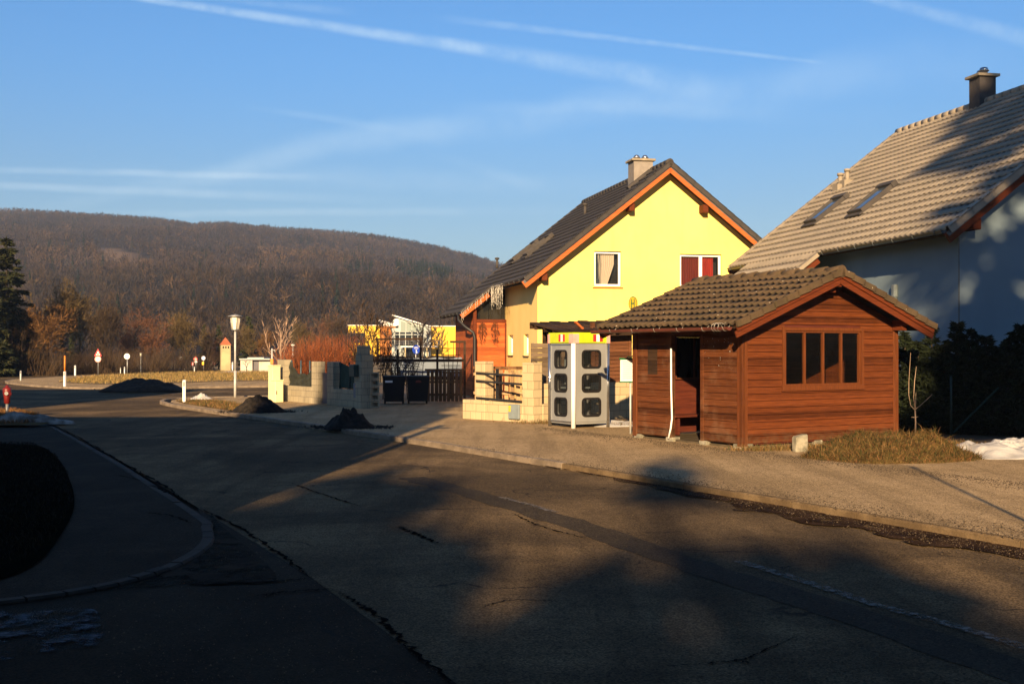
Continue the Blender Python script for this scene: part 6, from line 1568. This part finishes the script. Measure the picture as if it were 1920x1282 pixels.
# pale pollarded tree and red osier shrubs behind the garden wall
pt = twigtree('pale_bare_tree', 'pale bare tree with upswept branches behind the garden wall', 'tree', 71, 6, .10, (9, 5, 4), 3, (.3, .75), .16, .022, ((.36, .24, .17), (.27, .18, .12)), 'pale_bark'); px_tree(pt, 527, 712, 601, 5.4, 1.1)
rs_ = bush('red_shrub', 'large red orange osier shrub behind the fabric screen', 'shrub', 72, 3, 1.25, 330, [(.30, .085, .025), (.21, .06, .02), (.12, .04, .018)], .011, 'red orange osier shrubs', .35)
px_tree(rs_, 585, 722, 636, 3, 1.15)
for px, top, w, lab in ((615, 624, 1.0, 'red orange osier shrub next to the grey gate'), (640, 628, .9, 'red orange osier shrub left of the dark vine'), (558, 645, 1.0, 'low red osier shrub above the sagging screen')):
    c = dup(rs_, (0, 0, 0), 0, lab); px_tree(c, px, 720, top, 3, w, px)
# dark vines and conifer in the garden
dv = conifer('dark_shrub', 'dark rounded evergreen shrub behind the green mesh screen', 'shrub', 73, 2.4, 1.05, 18, 9, [(.03, .022, .014), (.022, .018, .012)], .1, .12, 40, None, 1.3, .05, ragged=.5); px_tree(dv, 675, 745, 640, 2.4, .85)
d2 = twigtree('climbing_shrub', 'dark twiggy climbing shrub beside the tall pillar', 'shrub', 74, 3, .05, (12, 7, 6), 3, (.3, .9), .10, .012, ((.035, .022, .014), (.05, .03, .018)), 'dark_bark', group='dark climbing shrubs'); px_tree(d2, 692, 748, 592, 2.8, .75)
c = dup(d2, (0, 0, 0), 0, 'dark twiggy climbing shrub on the pergola strut'); px_tree(c, 718, 748, 606, 2.8, .5, 2)
c = dup(d2, (0, 0, 0), 0, 'dark tangled climbing shrub behind the willow lattice'); px_tree(c, 765, 748, 668, 2.8, .9, 4)
c = dup(d2, (0, 0, 0), 0, 'dark tangled climbing shrub over the bins'); px_tree(c, 742, 748, 660, 2.8, .9, 5)
rl = bush('porch_shrub', 'leafless reddish shrub growing against the orange porch wall', 'shrub', 75, 1.3, .35, 70, [(.22, .06, .02), (.16, .045, .018)], .008, None, .5); rl.location = to_world(YO, H, (-.25, 4.7, 0))
c = thing('wood_heap', 'low pile of weathered planks in front of the porch wall', 'plank pile', to_world(YO, H, (-1.0, 4.2, 0)), H)
m_ = MB()
for k in range(4): m_.box((-.3, -.2 - .02 * k, .05 + k * .05), (.35, .2, .095 + k * .05))
m_.build('planks', 'grey_plank', c)

# ------------------------------------------------------------------ wooded hill
SIL = np.array([(-1500, 470), (-900, 420), (-300, 388), (0, 385), (100, 392), (200, 400), (300, 409), (360, 418), (420, 416), (520, 426), (600, 428), (700, 437), (760, 447), (830, 463), (900, 483), (930, 493), (1050, 525), (1200, 560), (1400, 600), (1700, 630), (2400, 645)], float)
R0, R1 = 175.0, 950.0
def hfun(px, r):
    e = (HY - np.interp(px, SIL[:, 0], SIL[:, 1]) - 9) / F
    t = np.clip((r - R0) / (R1 - R0), 0, 1)
    up = np.clip(e, 0, None) * R1 * (t ** 1.12)
    back = np.clip((r - R1) / 600, 0, 1)
    return up * (1 - back * .6)
def fbm(x, y, s, seed, o=4):
    return np.array([noise.fractal(Vector((a * s, b * s, seed)), 1, 2, o) for a, b in zip(x, y)])
pxs = np.linspace(-1500, 2300, 130); rsr = np.concatenate([np.linspace(R0, R1, 60), np.linspace(R1 + 30, R1 + 600, 8)])
PX, RR = np.meshgrid(pxs, rsr); AZ = np.arctan((PX - 960) / F)
X = (RR * np.sin(AZ)); Y = RR * np.cos(AZ) / 1.0
Hh = hfun(PX, Y * 0 + RR * np.cos(AZ)) + fbm(X.ravel(), Y.ravel(), .006, 3.3).reshape(X.shape) * 7 * np.clip((RR - R0) / 200, 0, 1) * np.clip((R1 + 80 - RR) / 250, 0, 1) - .4
V = np.stack([X.ravel(), Y.ravel(), Hh.ravel()], 1); nx = len(pxs); T = [(j * nx + i, j * nx + i + 1, (j + 1) * nx + i + 1, (j + 1) * nx + i) for j in range(len(rsr) - 1) for i in range(nx - 1)]
projx = 960 + F * V[:, 0] / V[:, 1]; projy = HY - F * (V[:, 2] - CH) / V[:, 1]
clear = lambda x, y: ((x - 232) / 66) ** 2 + ((y - (490 + (x - 232) * .25)) / 19) ** 2 < 1
CT = np.where(clear(projx, projy)[:, None], np.array([[.135, .09, .056]]), np.array([[.026, .018, .013]]))
hill = npmesh('hill', V, T, 'forest', None, CT, True); hill['kind'] = 'structure'

def ftemplate(seed, kind):
    r = np.random.RandomState(seed); tv = []
    def tri(a, b, c): tv.append([a, b, c])
    H_ = 1.0
    if kind == 'bare':
        w = .012; tri((-w, 0, 0), (w, 0, 0), (0, 0, .75)); tri((0, -w, 0), (0, w, 0), (0, 0, .75))
        for k in range(16):
            z0 = r.uniform(.18, .65); a = r.rand() * 6.28; l = r.uniform(.2, .42); t_ = r.uniform(.35, .9); d = np.array([np.cos(a) * np.sin(t_), np.sin(a) * np.sin(t_), np.cos(t_)]); p = np.array([0, 0, z0]); e = p + d * l
            s = np.cross(d, [0.3, .5, .8]); s = s / np.linalg.norm(s) * .011; tri(p - s, p + s, e)
            for j in range(4):
                q = p + d * l * r.uniform(.3, 1); dd = d + r.randn(3) * .5; dd[2] += .35; dd /= np.linalg.norm(dd); l2 = r.uniform(.09, .22); s = np.cross(dd, r.randn(3)); s = s / (np.linalg.norm(s) + 1e-6) * .0125; tri(q - s, q + s, q + dd * l2)
    elif kind == 'twig':   # cheaper for far slopes
        w = .014; tri((-w, 0, 0), (w, 0, 0), (0, 0, .8)); 
        for k in range(30):
            z0 = r.uniform(.3, .95); rad = .24 * np.sin(np.pi * min(1, (z0 - .22) / .8)) ** .6; a = r.rand() * 6.28; q = np.array([np.cos(a) * rad * r.rand() ** .5, np.sin(a) * rad * r.rand() ** .5, z0 - .12]); dd = np.array([q[0] * 1.6, q[1] * 1.6, .35]) + r.randn(3) * .12; dd /= np.linalg.norm(dd); s = np.cross(dd, r.randn(3)); s = s / (np.linalg.norm(s) + 1e-6) * .021; tri(q - s, q + s, q + dd * r.uniform(.12, .28))
    else:
        for k in range(60):
            t_ = r.rand() ** .8; a = r.rand() * 6.28; rad = .17 * (1 - t_) + .01; p = np.array([np.cos(a) * rad * .4, np.sin(a) * rad * .4, t_ * .95 + .05]); e = np.array([np.cos(a) * rad * 1.15, np.sin(a) * rad * 1.15, t_ * .95 - .05]); s = np.array([-np.sin(a), np.cos(a), 0]) * .04 * (1.2 - t_); tri(p - s, p + s, e)
        tri((-.02, 0, 0), (.02, 0, 0), (0, 0, 1)); 
    return np.array(tv, float)
TB = [ftemplate(i, 'bare') for i in range(5)]; TT = [ftemplate(20 + i, 'twig') for i in range(6)]; TCN = [ftemplate(40 + i, 'con') for i in range(3)]
rs = np.random.RandomState(77)
N = 24000; apx = rs.uniform(-420, 1150, N); rr_ = np.sqrt(rs.uniform(185 ** 2, (R1 + 40) ** 2, N)); az = np.arctan((apx - 960) / F)
tx, ty = rr_ * np.sin(az), rr_ * np.cos(az); tz = hfun(apx, ty) + fbm(tx, ty, .006, 3.3) * 7 * np.clip((rr_ - R0) / 200, 0, 1) * np.clip((R1 + 80 - rr_) / 250, 0, 1) - .6
ppy = HY - F * (tz - CH) / ty
patch = fbm(tx, ty, .011, 8.0, 3); patch2 = fbm(tx, ty, .02, 15.0, 3)
keep = ~clear(apx, ppy); Vs, Cs = [], []
for i in np.nonzero(keep)[0]:
    r_ = rr_[i]; x, y = apx[i], ppy[i]
    con = rs.rand() < (.025 + (.16 if patch2[i] > .42 else 0) + (.75 if 740 < x < 850 and 515 < y < 545 else 0) + (.5 if 640 < x < 700 and 515 < y < 540 else 0))
    larch = (not con) and (rs.rand() < (.06 + (.25 if patch[i] > .35 else 0) + (.5 if 480 < x < 680 and 480 < y < 512 else 0)))
    if con: t_ = TCN[rs.randint(3)]; h = rs.uniform(5.5, 9); c = np.array([.010, .016, .009])
    else:
        t_ = TB[rs.randint(5)] if r_ < 420 else TT[rs.randint(6)]; h = rs.uniform(4.8, 8.2)
        c = np.array([.075, .048, .030]) if larch else np.array([.034, .026, .0245]) * (1 + .7 * patch[i]) + np.array([.006, .002, -.003]) * rs.randn()  # greyed bluish colour carries part of the hill's haze
        if not larch and r_ < 380: c = c * np.array([1.05, 1.0, .78])
    a = rs.rand() * 6.28; ca, sa = np.cos(a), np.sin(a); wsc = h * rs.uniform(.85, 1.25)
    v = t_.reshape(-1, 3); v = np.stack([(v[:, 0] * ca - v[:, 1] * sa) * wsc + tx[i], (v[:, 0] * sa + v[:, 1] * ca) * wsc + ty[i], v[:, 2] * h + tz[i]], 1)
    Vs.append(v); Cs.append(np.repeat((np.clip(c, .01, 1) * rs.uniform(.75, 1.25))[None], len(v), 0))
V = np.concatenate(Vs); fo = npmesh('forest', V, np.arange(len(V)).reshape(-1, 3), 'forest', None, np.concatenate(Cs)); fo['kind'] = 'stuff'

# ------------------------------------------------------------------ haze, sky, sun, camera
hm, t, b = newmat('air', .5); hm.node_tree.nodes.remove(b)
pv = t.n('ShaderNodeVolumePrincipled'); pv.inputs['Color'].default_value = (.62, .78, 1, 1); pv.inputs['Density'].default_value = HAZE; pv.inputs['Anisotropy'].default_value = .2
t.l(pv.outputs[0], hm.node_tree.nodes['Material Output'].inputs['Volume'])
if HAZE > 0:
    m_ = MB(); m_.box((-1520, -320, -1.5), (1520, 2620, 140)); hz = m_.build('haze', 'air'); hz['kind'] = 'stuff'

EL, AZS = R(17.5), math.atan2(-.105, -.994)
w = bpy.data.worlds.new('World'); SC.world = w; w.use_nodes = True
t = NT(w.node_tree); bg = w.node_tree.nodes['Background']
sky = t.n('ShaderNodeTexSky', sky_type='NISHITA', sun_disc=False, sun_elevation=EL, sun_rotation=R(180) + .127, altitude=300, air_density=AIR, dust_density=DUST, ozone_density=OZONE)
gen = t.n('ShaderNodeTexCoord').outputs['Generated']
nrm = t.n('ShaderNodeVectorMath', operation='NORMALIZE'); t.l(gen, nrm.inputs[0]); dv = nrm.outputs[0]
def dirpx(px, py): return Vector(((px - 960) / F, 1, (HY - py) / F)).normalized()
total = None
def trail(p0, p1, w0, w1, amt, fade=(.06, .06), nsc=30, nlo=.3, nhi=.7, wob=.0):
    """a vapour trail along the great circle through two directions"""
    global total
    a, b_ = dirpx(*p0), dirpx(*p1); n = a.cross(b_).normalized(); tdir = n.cross(a).normalized(); L = math.atan2(b_.dot(tdir), b_.dot(a))
    v = t.vdot(dv, tuple(n)); al = t.math('DIVIDE', t.math('ARCTAN2', t.vdot(dv, tuple(tdir)), t.vdot(dv, tuple(a))), L)
    if wob: v = t.math('ADD', v, t.math('MULTIPLY', t.math('SUBTRACT', t.noise(dv, 9, 3), .5), wob))
    wid = t.math('MULTIPLY_ADD', al, (w1 - w0) / F, w0 / F)
    prof = t.math('SUBTRACT', 1.0, t.ramp(t.math('DIVIDE', t.math('ABSOLUTE', v), wid), .1, 1.0))
    gate = t.math('MULTIPLY', t.ramp(al, -fade[0], fade[0]), t.math('SUBTRACT', 1.0, t.ramp(al, 1 - fade[1], 1 + fade[1])))
    nz = t.ramp(t.noise(dv, nsc, 6, .65), nlo, nhi)
    m = t.math('MULTIPLY', t.math('MULTIPLY', prof, gate), t.math('MULTIPLY', t.math('MULTIPLY_ADD', nz, .7, .3), amt))
    total = m if total is None else t.math('ADD', total, m)
trail((250, -6), (900, 92), 9, 17, .40, (.05, .05), 40)
trail((820, 80), (1310, 160), 17, 34, .30, (.10, .25), 45)
trail((880, 40), (1530, 116), 11, 5, .25, (.15, .05), 50)
trail((1600, -14), (1960, 80), 12, 22, .22, (.15, .1), 45)
trail((420, 0), (640, 20), 6, 12, .12, (.2, .2), 45)
trail((-100, 315), (560, 332), 8, 10, .32, (.02, .25), 18, wob=.004)
trail((-100, 343), (620, 372), 9, 14, .32, (.02, .3), 16, wob=.004)
trail((100, 385), (760, 252), 16, 40, .20, (.25, .3), 14, wob=.02)
trail((560, 285), (1700, 130), 36, 60, .20, (.25, .3), 12, wob=.03)
trail((900, 200), (1500, 215), 16, 26, .12, (.3, .4), 14, wob=.02)
trail((200, 400), (900, 396), 9, 12, .30, (.2, .4), 14, wob=.006)
trail((300, 330), (1100, 350), 30, 30, .14, (.3, .4), 10, wob=.02)
trail((500, 205), (760, 250), 8, 14, .12, (.3, .3), 16, wob=.01)
trail((840, 300), (1010, 350), 12, 22, .12, (.3, .3), 16, wob=.01)
mk = t.math('MINIMUM', total, .75)
tint = t.n('ShaderNodeMix', data_type='RGBA', blend_type='MULTIPLY'); tint.inputs[0].default_value = 1; t.l(sky.outputs[0], tint.inputs[6]); sz_ = t.n('ShaderNodeSeparateXYZ'); t.l(dv, sz_.inputs[0]); t.l(t.mix(t.ramp(sz_.outputs['Z'], .08, .28), tuple(a * b for a, b in zip(TINT, (1.13, .78, .68))), TINT), tint.inputs[7])
col = t.mix(mk, tint.outputs[2], CLOUD)
t.l(col, bg.inputs['Color']); bg.inputs['Strength'].default_value = SKYS
sl_ = bpy.data.lights.new('sun', 'SUN'); sl_.energy = SUNE; sl_.angle = R(.5); sl_.color = SUNC
so_ = bpy.data.objects.new('sun', sl_); COL.objects.link(so_)
ld = Vector((.127 * math.cos(EL), .9919 * math.cos(EL), -math.sin(EL)))
so_.rotation_euler = ld.to_track_quat('-Z', 'Y').to_euler(); so_.location = (0, -20, 30)
cd = bpy.data.cameras.new('camera'); cd.sensor_width = 36; cd.lens = 36 * F / 1920; cd.clip_end = 5000; cd.clip_start = .05
co = bpy.data.objects.new('camera', cd); COL.objects.link(co); co.location = (0, 0, CH); co.rotation_euler = (R(90) + math.atan((HY - 641) / F), 0, 0)
SC.camera = co
SC.view_settings.view_transform = 'Standard'; SC.view_settings.look = 'None'; SC.view_settings.exposure = EXPO; SC.view_settings.gamma = 1
SC.render.engine = 'CYCLES'
cy = SC.cycles; cy.max_bounces = 6; cy.diffuse_bounces = 3; cy.glossy_bounces = 3; cy.transparent_max_bounces = 12; cy.volume_bounces = 0; cy.use_denoising = True
